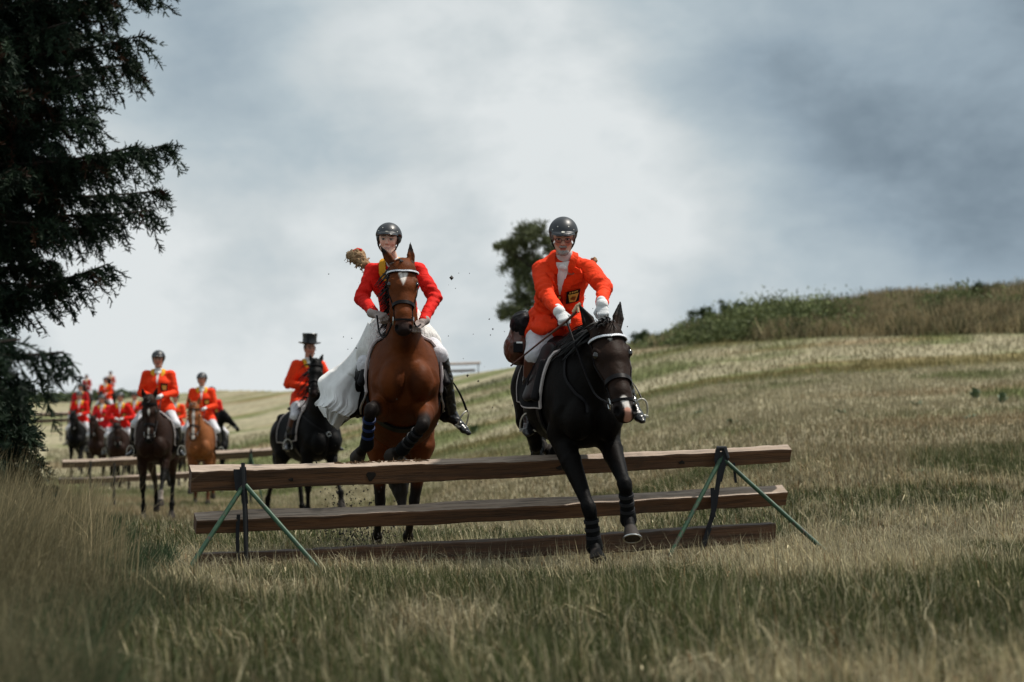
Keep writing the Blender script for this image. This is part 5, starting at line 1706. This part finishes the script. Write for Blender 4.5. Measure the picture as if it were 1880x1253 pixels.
        for r_, z_ in prof:
            for i in range(n_):
                g_ = 2 * PI * i / n_; curl = .018 * abs(math.sin(g_)) ** 2 if .14 < r_ else 0
                V_.append(c + hs * (r_ * .92 * math.sin(g_)) + hf * (r_ * 1.08 * math.cos(g_)) + hu * (z_ + curl))
        for a_ in range(len(prof) - 1):
            for i in range(n_):
                k_ = (i + 1) % n_; F_.append((a_ * n_ + i, a_ * n_ + k_, (a_ + 1) * n_ + k_, (a_ + 1) * n_ + i))
        b.add(V_, F_); b.build('top_hat', SILK_HAT, root, sharp=35)
    return R


# ------------------------------------------------------------------ leading pair: bay horse taking off, woman in red coat and white skirt
BLACKISH = (.0045, .004, .0035)


def hdg(dx, dy=-1.0): return math.atan2(dy, dx)


def build_bay():
    D0 = 17.9; loc = at(738, 825, D0); loc.z = 0.0; rz = hdg(.09)
    Rm = Matrix.Rotation(-rz, 3, 'Z'); L = lambda px, py, D: tuple(Rm @ (at(px, py, D) - loc))
    white = (.62, .58, .54)
    H = make_horse('bay horse with a white heart shaped star, leaping over the top rail with forelegs folded', 'ridden horses', loc, rz, S=1.0, cz=1.29, pitch=20,
                   poll=L(739, 491, 16.98), muzzle=L(741, 612, 16.72), coat=(.105, .028, .007), point=(.012, .009, .008), muz=(.016, .010, .009), h=.0095,
                   fore=[[L(776, 782, 16.95), L(742, 822, 17.15), L(716, 838, 17.30)], [L(680, 752, 16.95), L(674, 812, 17.15), L(655, 842, 17.42)]],
                   hind=[[L(760, 925, 18.35), L(749, 985, 18.85), L(748, 1010, 19.0)], [L(698, 925, 18.4), L(692, 985, 18.9), L(690, 1012, 19.05)]],
                   marks=[(.185, .10, .017, .023, .36, .10, .0, .003, white), (.185, .10, -.017, .023, .36, .10, .0, .003, white)],
                   hero=True, eardir=(.30, .95), star_band=True, mane_side=-1, mane_len=.16, mat='bay_coat', ears=1.2, headw=1.2, lock=.08, eartilt=-.34, sweat_shade=True)
    leg_boot(H, L(680, 752, 16.95), L(674, 812, 17.15), BOOT_BLACK, BLUE_STRAP, .047)
    leg_boot(H, L(776, 782, 16.95), L(742, 822, 17.15), BOOT_BLACK, STRAP, .047)
    J = dict(pelvis=at(735, 600, 18.05), neck=at(722, 484, 17.62), head=at(713, 443, 17.50), hf=(-.06, -1, -.04), hu=(.05, 0, 1),
             shL=at(768, 498, 17.62), shR=at(684, 500, 17.66), elL=at(799, 546, 17.5), elR=at(664, 548, 17.55), wrL=at(776, 592, 17.2), wrR=at(688, 577, 17.22),
             knL=at(806, 652, 17.68), knR=at(672, 668, 17.66), anL=at(829, 762, 17.95), toL=at(862, 784, 17.86), anR=at(648, 752, 17.95), toR=at(616, 768, 17.84))
    R = make_rider('woman in a red coat with yellow collar and blowing white skirt, jumping the bay horse', 'riders', J, coat=RED, collar=YELLOW, hero=True, h=.0055, skin=(.78, .50, .39), face='smile',
                   gloves=GLOVE_TAUPE, badge=False, waist=.86, slim=.90, hair=(.035, .018, .010), kh=.98, skirt_len=.05, helmet_tilt=-2,
                   hands={'R': ((.75, -.55, -.25), (.3, .3, -.8), .75), 'L': ((-.5, -.6, -.4), (-.2, .4, -.8), .9)})
    loc_r = R.loc; W = lambda px, py, D: at(px, py, D) - loc_r
    # skirt: gathered cloth over both thighs, then the train blown back to the left
    b = Blob(); j = R.j; pel = j['pelvis']
    b.ecap(pel + [0, 0, .05], pel - [0, 0, .06], (.20, .15), (.22, .18), R.cf, .04)
    b.ecap(pel + [.10, 0, 0], (pel + [.10, 0, 0]) * .35 + j['knL'] * .62, (.135, .12), (.115, .10), R.cf, .05)
    b.ecap(pel - [.10, 0, 0], (pel - [.10, 0, 0]) * .15 + j['knR'] * .85, (.15, .13), (.135, .11), R.cf, .05)
    v, f = b.mesh(.008); v = wrinkle(v, f, .014, 5, (2.2, 1, .7), 2.0); v = wrinkle(v, f, .004, 16, (2, 1, .6), 5)
    SK = cloth('skirt_cloth', (.80, .79, .76), .8, bump=.7, bscale=14, bdist=.02, transl=.15, stretch=(2.5, 1, .5))
    sk = mesh_obj('skirt', v, f, SK, R.root)
    VEIL = cloth('skirt_tulle', (.86, .86, .85), .8, bump=.3, bscale=18, bdist=.01, transl=.22, stretch=(2, 1, .5))
    for k, (lf, rt, d0, d1, ph) in enumerate((
            ([(676, 592), (655, 634), (630, 664), (600, 684), (584, 700), (589, 726), (578, 742)], [(702, 628), (690, 655), (672, 690), (664, 712), (658, 735), (655, 752), (640, 766)], 17.95, 17.62, 0),
            ([(672, 622), (652, 660), (622, 692), (603, 710), (596, 735), (584, 744), (594, 762)], [(690, 640), (676, 672), (664, 700), (655, 722), (648, 742), (640, 760), (620, 790)], 18.12, 17.82, 1.7))):
        A = smooth_line([W(x, y, d0 + (d1 - d0) * i / 6) for i, (x, y) in enumerate(lf)], 34); Bq = smooth_line([W(x, y, d0 - .05 + (d1 - d0) * i / 6) for i, (x, y) in enumerate(rt)], 34)
        G = []
        for i in range(34):
            t = i / 33; r = []
            for q in range(40):
                s = q / 39; p = A[i].lerp(Bq[i], s); amp = (.006 + .020 * t) * math.sin(PI * min(1, s * 1.15 + .08)) ** .5
                dsp = math.sin(s * 12 + t * 2.5 + ph + .6 * math.sin(s * 5)) * amp + math.sin(s * 27 + t * 4 + ph * 2) * amp * .35 * t + (.02 * math.sin(t * 26) if .42 < t < .5 else 0)
                r.append(p + Vector((.15 * dsp, -dsp, .35 * dsp * (t - .5))) + Vector((0, -.10 * math.sin(PI * s), 0)))
            G.append(r)
        mb = MB(); mb.sheet(G, .004); st_ = mb.build('skirt_train', VEIL, sk)
        for (ta, tb, lift) in (((20, 33, .036),) if k == 0 else ()):      # gathered flounces
            F_ = []
            for i in range(ta, tb + 1):
                u = (i - ta) / (tb - ta); F_.append([G[i][q] + Vector((0, -lift * (.35 + .65 * u), 0)) + Vector((.012, -.024, .012)) * ((float(fbm(np.array([q * .42 + k * 7, u * .8, ta * 1.3]), 2)) - .5) * 2.6 * u) for q in range(40)])
            mb = MB(); mb.sheet(F_, .004); mb.build('flounce', VEIL, st_)
    # fur tail pinned at the shoulder, blown back
    rng = np.random.default_rng(3); b = Blob(); p0, p1, p2 = W(672, 487, 17.72), W(656, 471, 17.80), W(643, 470, 17.88)
    b.cone(p0, p1, .030, .055, .02).cone(p1, p2, .055, .030, .02); v, f = b.mesh(.008); v = wrinkle(v, f, .02, 40)
    fur = mat_std('fox_fur', (.30, .19, .10), .9, var=.45, vscale=30, bump=.8, bscale=90, bdist=.01)
    ft = mesh_obj('fur_tail', v, f, fur, R.coat)
    mb = MB(); hair_locks(mb, [nv(p0.lerp(p2, rng.random())) + rng.normal(0, .022, 3) for _ in range(160)], [unit(nv(p2 - p0)) + rng.normal(0, .18, 3) for _ in range(160)], .05, .012, (0, 0, -.1)); mb.build('fur', fur, ft)
    mb = MB(); c = W(656, 459, 17.78); mb.tube([c + Vector((-.03, 0, -.012)), c + Vector((0, 0, .006)), c + Vector((.035, 0, -.004))], .011, 8); mb.build('ribbon', RED, ft)
    hr = R.to_h = H
    add_rein(H, 1, at(692, 580, 17.10), via=(at(708, 618, 16.85), at(697, 612, 17.0)))
    add_rein(H, 0, at(772, 596, 17.1), sag=.03)
    add_stirrup(H, J['anL'], J['toL'], 1); add_stirrup(H, J['anR'], J['toR'], -1)
    mb = MB()
    for q in ('an' + 'L', 'an' + 'R'):
        pass
    return H, R


def build_dark():
    D0 = 16.7; loc = at(1048, 825, D0); loc.z = .05; rz = hdg(.34, -1.55)
    Rm = Matrix.Rotation(-rz, 3, 'Z'); L = lambda px, py, D: tuple(Rm @ (at(px, py, D) - loc))
    white = (.60, .56, .52); pink = (.52, .26, .19)
    fo = [[L(1148, 892, 15.80), L(1153, 948, 15.90), L(1161, 990, 15.72)], [L(1083, 938, 15.90), L(1091, 998, 15.95), L(1098, 1030, 15.80)]]
    H = make_horse('dark brown horse with small star and pink snip, landing one foreleg over the rail', 'ridden horses', loc, rz, S=1.03, cz=1.23, pitch=-5,
                   poll=L(1112, 612, 15.80), muzzle=L(1150, 768, 15.38), headside=(.05, 1, .10), coat=(.0036, .0026, .0022), facecol=(.017, .0085, .0055), point=(.0028, .0025, .0026), muz=(.008, .0055, .005), h=.0095,
                   fore=fo, hind=[[L(1020, 835, 17.25), L(1015, 842, 17.55), L(1010, 825, 17.72)], [L(985, 820, 17.25), L(985, 838, 17.5), L(992, 815, 17.70)]],
                   marks=[(.17, .10, -.006, .017, .27, .105, 0, .004, white), (.84, .05, .0, .020, .98, .05, .012, .016, white), (.96, .04, .006, .018, 1.02, .0, .006, .022, pink)],
                   hero=True, star_band=True, mane_side=-1, mane_len=.22, eardir=(.15, .98), mat='dark_coat', ears=1.2, crest=.05, headw=1.08, lock=.12)
    leg_boot(H, fo[1][0], fo[1][1], BOOT_BLACK, STRAP, .052); leg_boot(H, fo[0][0], fo[0][1], BOOT_BLACK, STRAP, .052)
    for (cor, Hh, nrm, d) in (H.feet[0],):
        mb = MB(); c = Vector(Hh); nn = Vector(nrm); u = nn.orthogonal().normalized(); v = nn.cross(u)
        mb.tube([c - nn * .004 + (u * math.cos(g) + v * math.sin(g)) * .062 for g in [2 * PI * i / 20 for i in range(21)]], .007, 6, cap=False); mb.build('horseshoe', METAL, H.root)
    J = dict(pelvis=at(1022, 592, 17.0), neck=at(1036, 469, 16.62), head=at(1034, 437, 16.50), hf=(-.03, -1, -.36), hu=(0, -.2, 1),
             shL=at(1081, 495, 16.60), shR=at(994, 497, 16.64), elL=at(1109, 528, 16.42), elR=at(1001, 540, 16.45), wrL=at(1105, 560, 16.15), wrR=at(1027, 573, 16.18),
             knL=at(1128, 655, 16.45), knR=at(980, 652, 16.72), anL=at(1160, 742, 16.62), toL=at(1184, 764, 16.42), anR=at(973, 768, 16.95), toR=at(968, 790, 16.72))
    tl = [(at(1000, 585, 16.95), at(968, 596, 17.05), (.10, .05), (.06, .03), (.3, 0, 1)), (at(1005, 592, 16.8), at(990, 606, 16.75), (.10, .05), (.08, .04), (.3, 0, 1))]
    R = make_rider('bearded man in glasses and orange red coat, leaning forward as his dark horse lands', 'riders', J, coat=ORANGE_RED, collar=ORANGE_RED, hero=True, h=.0055, skin=(.60, .34, .25), face='old',
                   gloves=GLOVE_WHITE, boot_top=BROWN_LEATHER, hair=(.20, .19, .18), cuffs=True, tails=tl, slim=1.02, kh=1.03, helmet_tilt=-4,
                   hands={'R': ((.35, -.62, -.70), (.1, .55, -.6), .85), 'L': ((.10, -.55, -.80), (.0, .6, -.6), .85)})
    loc_r = R.loc; P = R.P; hf, hu, hs = R.hfr; j = R.j; cf = Vector(R.cf)
    # beard, moustache
    b = Blob(); b.ell(P(.060, -.087), (.035, .032, .030), [hs, hf, hu], .02); b.cone(P(.030, -.060, .050), P(.055, -.090, .022), .009, .013, .02)
    b.cone(P(.030, -.060, -.050), P(.055, -.090, -.022), .009, .013, .02); b.ecap(P(.090, -.043, -.024), P(.090, -.043, .024), (.006, .008), (.006, .008), hu, .01)
    b.d(p_ecap(P(.100, -.058, -.014), P(.100, -.058, .014), (.007, .02), (.007, .02), hf), .004)
    v, f = b.mesh(.0045); v = wrinkle(v, f, .005, 90); mesh_obj('beard', v, f, mat_std('grey_beard', (.32, .30, .29), .85, var=.35, vscale=70), R.root)
    mb = MB()
    for q in (1, -1):
        c = Vector(P(.104, .008, .032 * q)); mb.tube([c + Vector(hs) * (.023 * math.cos(g)) + Vector(hu) * (.016 * math.sin(g)) - Vector(hf) * (.006 * math.cos(g) * q) for g in [2 * PI * i / 16 for i in range(17)]], .0018, 5, cap=False)
        mb.tube([Vector(P(.098, .012, .055 * q)), Vector(P(.0, .012, .080 * q))], .0016, 5)
    mb.tube([Vector(P(.108, .010, -.010)), Vector(P(.110, .012, 0)), Vector(P(.108, .010, .010))], .0018, 5)
    mb.build('glasses', DARK_STEEL, R.root)
    # waistcoat, belt
    pel, nk = Vector(j['pelvis']), Vector(j['neck']); ts = Vector(unit(j['shL'] - j['shR'])); Q = lambda t, x, z=0: pel + (nk - pel) * t + ts * x + cf * (.2 + z)
    mb = MB(); patch(mb, R.bj, Q(.60, -.016), Q(.60, .016), Q(.08, .060), Q(.08, -.060), 6, 12, .005, .004, cf); wc = mb.build('waistcoat', DARK_RED, R.root)
    for sg in (1, -1):
        mb = MB(); pp, ww, nn = path_pts(R.bj, [Q(.60, .012 * sg), Q(.35, .034 * sg), Q(.08, .058 * sg)], 12, .007); mb.ribbon(pp, ww, nn, .010, .004); mb.build('coat_edge', DARK_RED, R.coat)
    mb = MB(); pp, ww, nn = path_pts(R.bj, [Q(.40, -.03), Q(.41, .04)], 8, .012); mb.ribbon(pp, ww, nn, .030, .006); mb.build('belt', LEATHER, wc)
    # tuft of fur on the shoulder
    fur = MATS['fox_fur']; p0 = at(1090, 481, 16.72) - loc_r; b = Blob(); b.ell(p0, (.026, .026, .032), None, .01); v, f = b.mesh(.007); v = wrinkle(v, f, .015, 50)
    ft = mesh_obj('fur_tail', v, f, fur, R.coat); 
    add_rein(H, 1, at(1040, 590, 16.05), sag=.02, via=(at(1090, 720, 15.75), at(1062, 650, 15.9)))
    add_rein(H, 0, at(1112, 580, 16.05), sag=.02)
    add_stirrup(H, J['anR'], J['toR'], -1); add_stirrup(H, J['anL'], J['toL'], 1)
    # running strap and reins on the near side of the neck
    mb = MB(); pp, ww, nn = path_pts(H.bvh, [L(1045, 600, 16.4), L(1040, 650, 16.2), L(1048, 700, 16.1), L(1075, 745, 15.95), L(1100, 750, 15.8)], 20, .010); mb.ribbon(pp, ww, nn, .020, .006); mb.build('neck_strap', LEATHER, H.root)
    # crop held in the right hand
    e = at(1060, 566, 16.02); root = empty('riding_crop', e); tag(root, 'long thin riding crop with pale antler handle held against the dark horse side', 'crop')
    mb = MB(); pts = [at(1058, 572, 16.0), at(1040, 590, 16.03), at(1000, 622, 16.35), at(938, 672, 16.75)]; mb.tube([p - e for p in smooth_line(pts, 14)], [.011 - .0004 * i for i in range(14)], 8); mb.build('shaft', BROWN_LEATHER, root)
    mb = MB(); mb.tube([at(1052, 574, 16.0) - e, at(1060, 562, 16.0) - e, at(1066, 557, 16.0) - e], [.012, .014, .010], 8); mb.tube([at(1060, 562, 16.0) - e, at(1062, 574, 15.98) - e], [.012, .008], 8)
    mb.build('handle', mat_std('antler', (.50, .36, .22), .5, var=.3, vscale=30), root)
    # leather bag behind the leg
    c = at(951, 640, 17.0); root = empty('saddle_bag', c); tag(root, 'brown leather saddle bag hanging behind the bearded man\'s leg', 'bag')
    b = Blob(); b.ell(Vector((.0, 0, .0)), (.10, .16, .125), [(1, .25, 0), (-.25, 1, 0), (0, 0, 1)], .03); b.ell(Vector((.02, .02, .13)), (.085, .13, .10), None, .03)
    v, f = b.mesh(.009); v = wrinkle(v, f, .012, 14); mesh_obj('pouch', v, f, BROWN_LEATHER, root)
    b = Blob(); b.ell(Vector((.035, .0, .16)), (.095, .14, .12), None, .02); v, f = b.mesh(.01); v = wrinkle(v, f, .012, 16); mesh_obj('flap', v, f, LEATHER, root)
    mb = MB(); mb.box((-.0, -.165, .0), (.035, .008, .038), None, .004); mb.build('buckle_patch', LEATHER, root)
    mb = MB(); mb.box((.01, -.174, .035), (.022, .004, .007), None, .002); mb.build('buckle', METAL, root)
    return H, R


BAY = build_bay()
DARK = build_dark()


# ------------------------------------------------------------------ the rest of the field
def canter(ph=0):
    a = [[(.62, .16, .66), (.80, .15, .46), (.84, .15, .26)], [(.42, -.16, .52), (.38, -.15, .24), (.45, -.15, .03)]]
    b = [[(-.72, .15, .58), (-.62, .15, .25), (-.55, .15, .03)], [(-.98, -.15, .60), (-1.16, -.15, .34), (-1.20, -.15, .14)]]
    fl = lambda q: [[(x, -y, z) for x, y, z in l] for l in q[::-1]]
    if ph == 1: return fl(a), fl(b)
    if ph == 2: return [[(.50, .16, .55), (.62, .15, .30), (.66, .15, .08)], [(.60, -.16, .64), (.58, -.15, .36), (.46, -.15, .26)]], b
    return a, b


def follower(px, pytop, D, yaw, rl, hl, coat, jacket=ORANGE_RED, ph=0, h=.018, S=1.0, hat='helmet', marks=(), point=BLACKISH, lean=8, mat='coat_bay2', tophat_dz=0, headturn=0.0, gh=2.56, collar=YELLOW,
             pl=None, gloves=GLOVE_WHITE, boot_top=None, badge=True, muz=None, breast=False, elb=0.0, socks=(), poll=None, muzzle=None, skin=(.50, .25, .18), zfix=None, headside=(0, 1, 0), slim=.98):
    if isinstance(D, tuple):      # stand where the head height and the ground agree
        best = None
        for D_ in np.arange(D[0], D[1], .5):
            x = (px - 940) / FPX * D_; e = abs(tz(x, D_) + gh * S - (CAMH + (HOR - pytop) / FPX * D_))
            if best is None or e < best[0]: best = (e, D_)
        D = best[1]
    if pl: print('follower', px, D)
    loc = at(px, 825, D); loc.z = tz(loc.x, D) if zfix is None else zfix; yr = math.radians(yaw); rz = math.atan2(-math.cos(yr), math.sin(yr))
    fo, hi = canter(ph); sc = lambda q: [[tuple(v * S for v in p) for p in l] for l in q]
    H = make_horse(hl, 'ridden horses', loc, rz, S=S, cz=1.25 * S, pitch=2, poll=poll or (1.0 * S, headturn * .3, 1.90 * S), muzzle=muzzle or (1.20 * S, headturn, 1.35 * S), coat=coat, point=point, muz=muz, h=h, headside=headside,
                   fore=sc(fo), hind=sc(hi), marks=marks, mane_side=-1, mat=mat, breast=breast, socks=socks)
    T = H.T; st = T(-.04, 0, 1.60); la = math.radians(lean); W = lambda x, y, z: H.to_world((st[0] + x, y, st[2] + z))
    s, c = math.sin(la), math.cos(la); nk = (.53 * s, 0, .12 + .53 * c)
    fwd = Matrix.Rotation(rz, 3, 'Z') @ Vector((1, headturn * .4, -.05))
    J = dict(pelvis=W(0, 0, .12), neck=W(*nk), head=W(nk[0] + .04, 0, nk[2] + .165), hf=fwd, hu=(0, 0, 1))
    for q, sg in (('L', 1), ('R', -1)):
        J['sh' + q] = W(nk[0] - .01, .185 * sg, nk[2] - .06); J['el' + q] = W(nk[0] + .03, (.25 + elb) * sg, nk[2] - .33)
        J['wr' + q] = W(.36, .09 * sg, .27); J['kn' + q] = W(.30, .30 * sg, -.15); J['an' + q] = W(.13, .34 * sg, -.56); J['to' + q] = W(.29, .40 * sg, -.56)
    R = make_rider(rl, 'riders', J, coat=jacket, hat=hat, h=h * .8, boot_top=boot_top, collar=collar, badge=badge, gloves=gloves, skin=skin, slim=slim,
                   hands={'L': ((0, 0, 0) + tuple(), (0, 0, -1), 1.0)} if False else None)
    for q, sg, e in (('L', 1, 0), ('R', -1, 1)):
        add_stirrup(H, J['an' + q], J['to' + q], sg)
        if h < .02: add_rein(H, e, J['wr' + q], sag=.05)
    return H, R, D


wh = (.58, .54, .50)
DKBAY = (.021, .0095, .006); BLK = (.0030, .0028, .0030); CHEST = (.21, .075, .026); BROWN = (.020, .009, .006)
follower(566, 603, 32.4, 26, 'rider in black top hat and red coat with yellow collar on the black horse', 'glossy black horse with a ring on its breastplate, cantering behind the white skirt', BLK, ORANGE_RED, 0, .014, 1.06, 'top_hat', lean=6, elb=.07, slim=1.1, zfix=-.25,
         mat='coat_black', breast=True, poll=(.86, -.22, 2.28), muzzle=(1.14, -.36, 1.82), headside=(.44, .90, 0), gh=2.6, badge=False, boot_top=BROWN_LEATHER, muz=(.018, .010, .009))
follower(289, 637, 34.0, 2, 'rider in orange red coat, upright on the dark bay horse left of the near jump', 'dark bay horse with a long white blaze, cantering just left of the near jump', DKBAY, ORANGE_RED, 0, .014, 1.0, lean=-2,
         marks=[(.22, .11, 0, .018, .60, .085, 0, .012, wh), (.60, .085, 0, .012, .90, .06, -.01, .020, wh)], mat='coat_dkbay', poll=(.98, 0, 1.80), muzzle=(1.16, .02, 1.17), socks=((0, .08),))
follower(370, 685, (40, 53), 4, 'rider in red coat with yellow collar on the chestnut with the wide blaze', 'chestnut horse with a wide white blaze, behind the end of the near jump', CHEST, ORANGE_RED, 1, .018, 1.0, lean=3,
         marks=[(.15, .11, 0, .026, .60, .08, 0, .024, wh), (.60, .08, 0, .022, .95, .05, 0, .026, wh)], point=(.09, .035, .016), mat='coat_chestnut', poll=(.95, -.08, 1.90), muzzle=(1.15, -.08, 1.25))
follower(146, 733, (66, 76), 0, 'leftmost rider of the group, red coat, on a black horse facing the lens', 'black horse of the leftmost rider in the group', BLK, RED, 0, .024, 1.0, lean=10, mat='coat_black')
follower(187, 724, (62, 70), -4, 'rider in raspberry red coat between the leftmost rider and the broad one', 'dark horse half hidden between the two ridden beside it', BROWN, cloth('hunt_coat_raspberry', (.62, .016, .022)), 1, .024, 1.0, lean=4, mat='coat_brown')
follower(221, 716, (57, 64), 3, 'broad rider in red coat with both white gloves raised, on a dark brown horse', 'dark brown horse carrying its muzzle low above the second jump', BROWN, RED, 0, .022, 1.0, lean=14, elb=.10, mat='coat_brown', poll=(.98, .03, 1.70), muzzle=(1.18, .08, 1.15))
follower(247, 733, (64, 72), 0, 'rider whose red sleeve shows behind the broad rider\'s shoulder', 'dark horse hidden behind the broad rider and the brown horse', BROWN, RED, 1, .03, 1.0, mat='coat_brown')
follower(322, 727, (62, 70), 2, 'rider in the gap between two riders left of the jump, mostly hidden', 'horse in the gap behind the dark bay with the long blaze', DKBAY, ORANGE_RED, 1, .03, 1.0, mat='coat_dkbay')
follower(387, 699, 54, 24, 'rider hidden behind the rider on the chestnut, only a helmet showing', 'black horse whose head points right behind the rider on the chestnut', BLK, RED, 1, .03, 1.0, mat='coat_black', poll=(.85, .02, 1.92), muzzle=(.95, .40, 1.50), headside=(-1, .3, 0))
follower(147, 719, (74, 90), 0, 'rider directly behind the leftmost rider, helmet just showing above', 'horse hidden behind the black horse of the leftmost rider', BROWN, DARK_RED, 1, .03, 1.0, mat='coat_brown')
follower(193, 692, (76, 92), 0, 'rider in bright orange red coat on the slope above the rider in raspberry red', 'horse on the slope behind the rider in raspberry red', BROWN, ORANGE_RED, 1, .03, 1.0, mat='coat_brown')
follower(202, 681, (90, 130), 3, 'small pinkish coated rider highest on the slope', 'black horse on the slope with its head beside the orange coated rider', BLK, cloth('hunt_coat_pale', (.50, .10, .09)), 0, .03, 1.0, mat='coat_black', poll=(1.0, .05, 2.05), muzzle=(1.2, .05, 1.6))
follower(158, 697, (130, 175), 3, 'tiny rider in dark red coat farthest left on the slope', 'dark horse of the tiny rider farthest left on the slope', BROWN, DARK_RED, 0, .035, 1.0, mat='coat_brown')


# ------------------------------------------------------------------ clods of mud thrown up by the bay horse
def mud():
    rng = np.random.default_rng(12); mb = MB(); n = 0
    def clod(p, r):
        V = []; F = []; m = 6
        V.append(p + Vector((0, 0, r))); 
        for i in range(m):
            a = 2 * PI * i / m; q = rng.uniform(.5, 1.2); V.append(p + Vector((r * q * math.cos(a), r * q * math.sin(a), r * rng.uniform(-.4, .4))))
        V.append(p - Vector((0, 0, r * rng.uniform(.6, 1.4))))
        for i in range(m): j = (i + 1) % m; F.append((0, 1 + i, 1 + j)); F.append((m + 1, 1 + j, 1 + i))
        mb.add([tuple(v) for v in V], F)
    for _ in range(620):
        px = rng.normal(655, 38); py = 1015 - abs(rng.normal(0, 62)); clod(at(px, py, rng.uniform(17.4, 19.4)), rng.uniform(.003, .010))
    for _ in range(120): clod(at(rng.uniform(560, 1160), rng.uniform(500, 960), rng.uniform(16.8, 19.2)), rng.uniform(.0025, .007))
    for px, py, r in ((829, 510, .018), (1011, 533, .006), (905, 605, .010), (858, 690, .011), (878, 700, .008), (620, 905, .012), (640, 890, .010)): clod(at(px, py, 17.0), r)
    o = mb.build('mud_spray', mat_std('wet_mud', (.014, .010, .008), .7, var=.3)); tag(o, 'dark crumbs of earth thrown up round the jumping bay horse', 'mud', kind='stuff')
    # turf dropped on the top rail
    mb2 = MB(); V = []
    for _ in range(90):
        px = rng.uniform(615, 790); t = (px - 350) / 1098; D = 16.0 + 1.3 * t - .02; py = 858 - 30 * (px - 400) / 1000 + rng.uniform(-2, 1); p = at(px, py, D); d = Vector((rng.normal(0, 1), rng.normal(0, .3), rng.uniform(-.2, .5))).normalized() * rng.uniform(.01, .04)
        mb2.tube([p - d, p, p + d], [.002, .005, .001], 4)
    o = mb2.build('turf_crumbs', mat_std('dry_turf', (.13, .075, .035), .9, var=.5, vscale=30)); tag(o, 'dry turf and straw crumbs lying along the top rail', 'turf', kind='stuff')


mud()
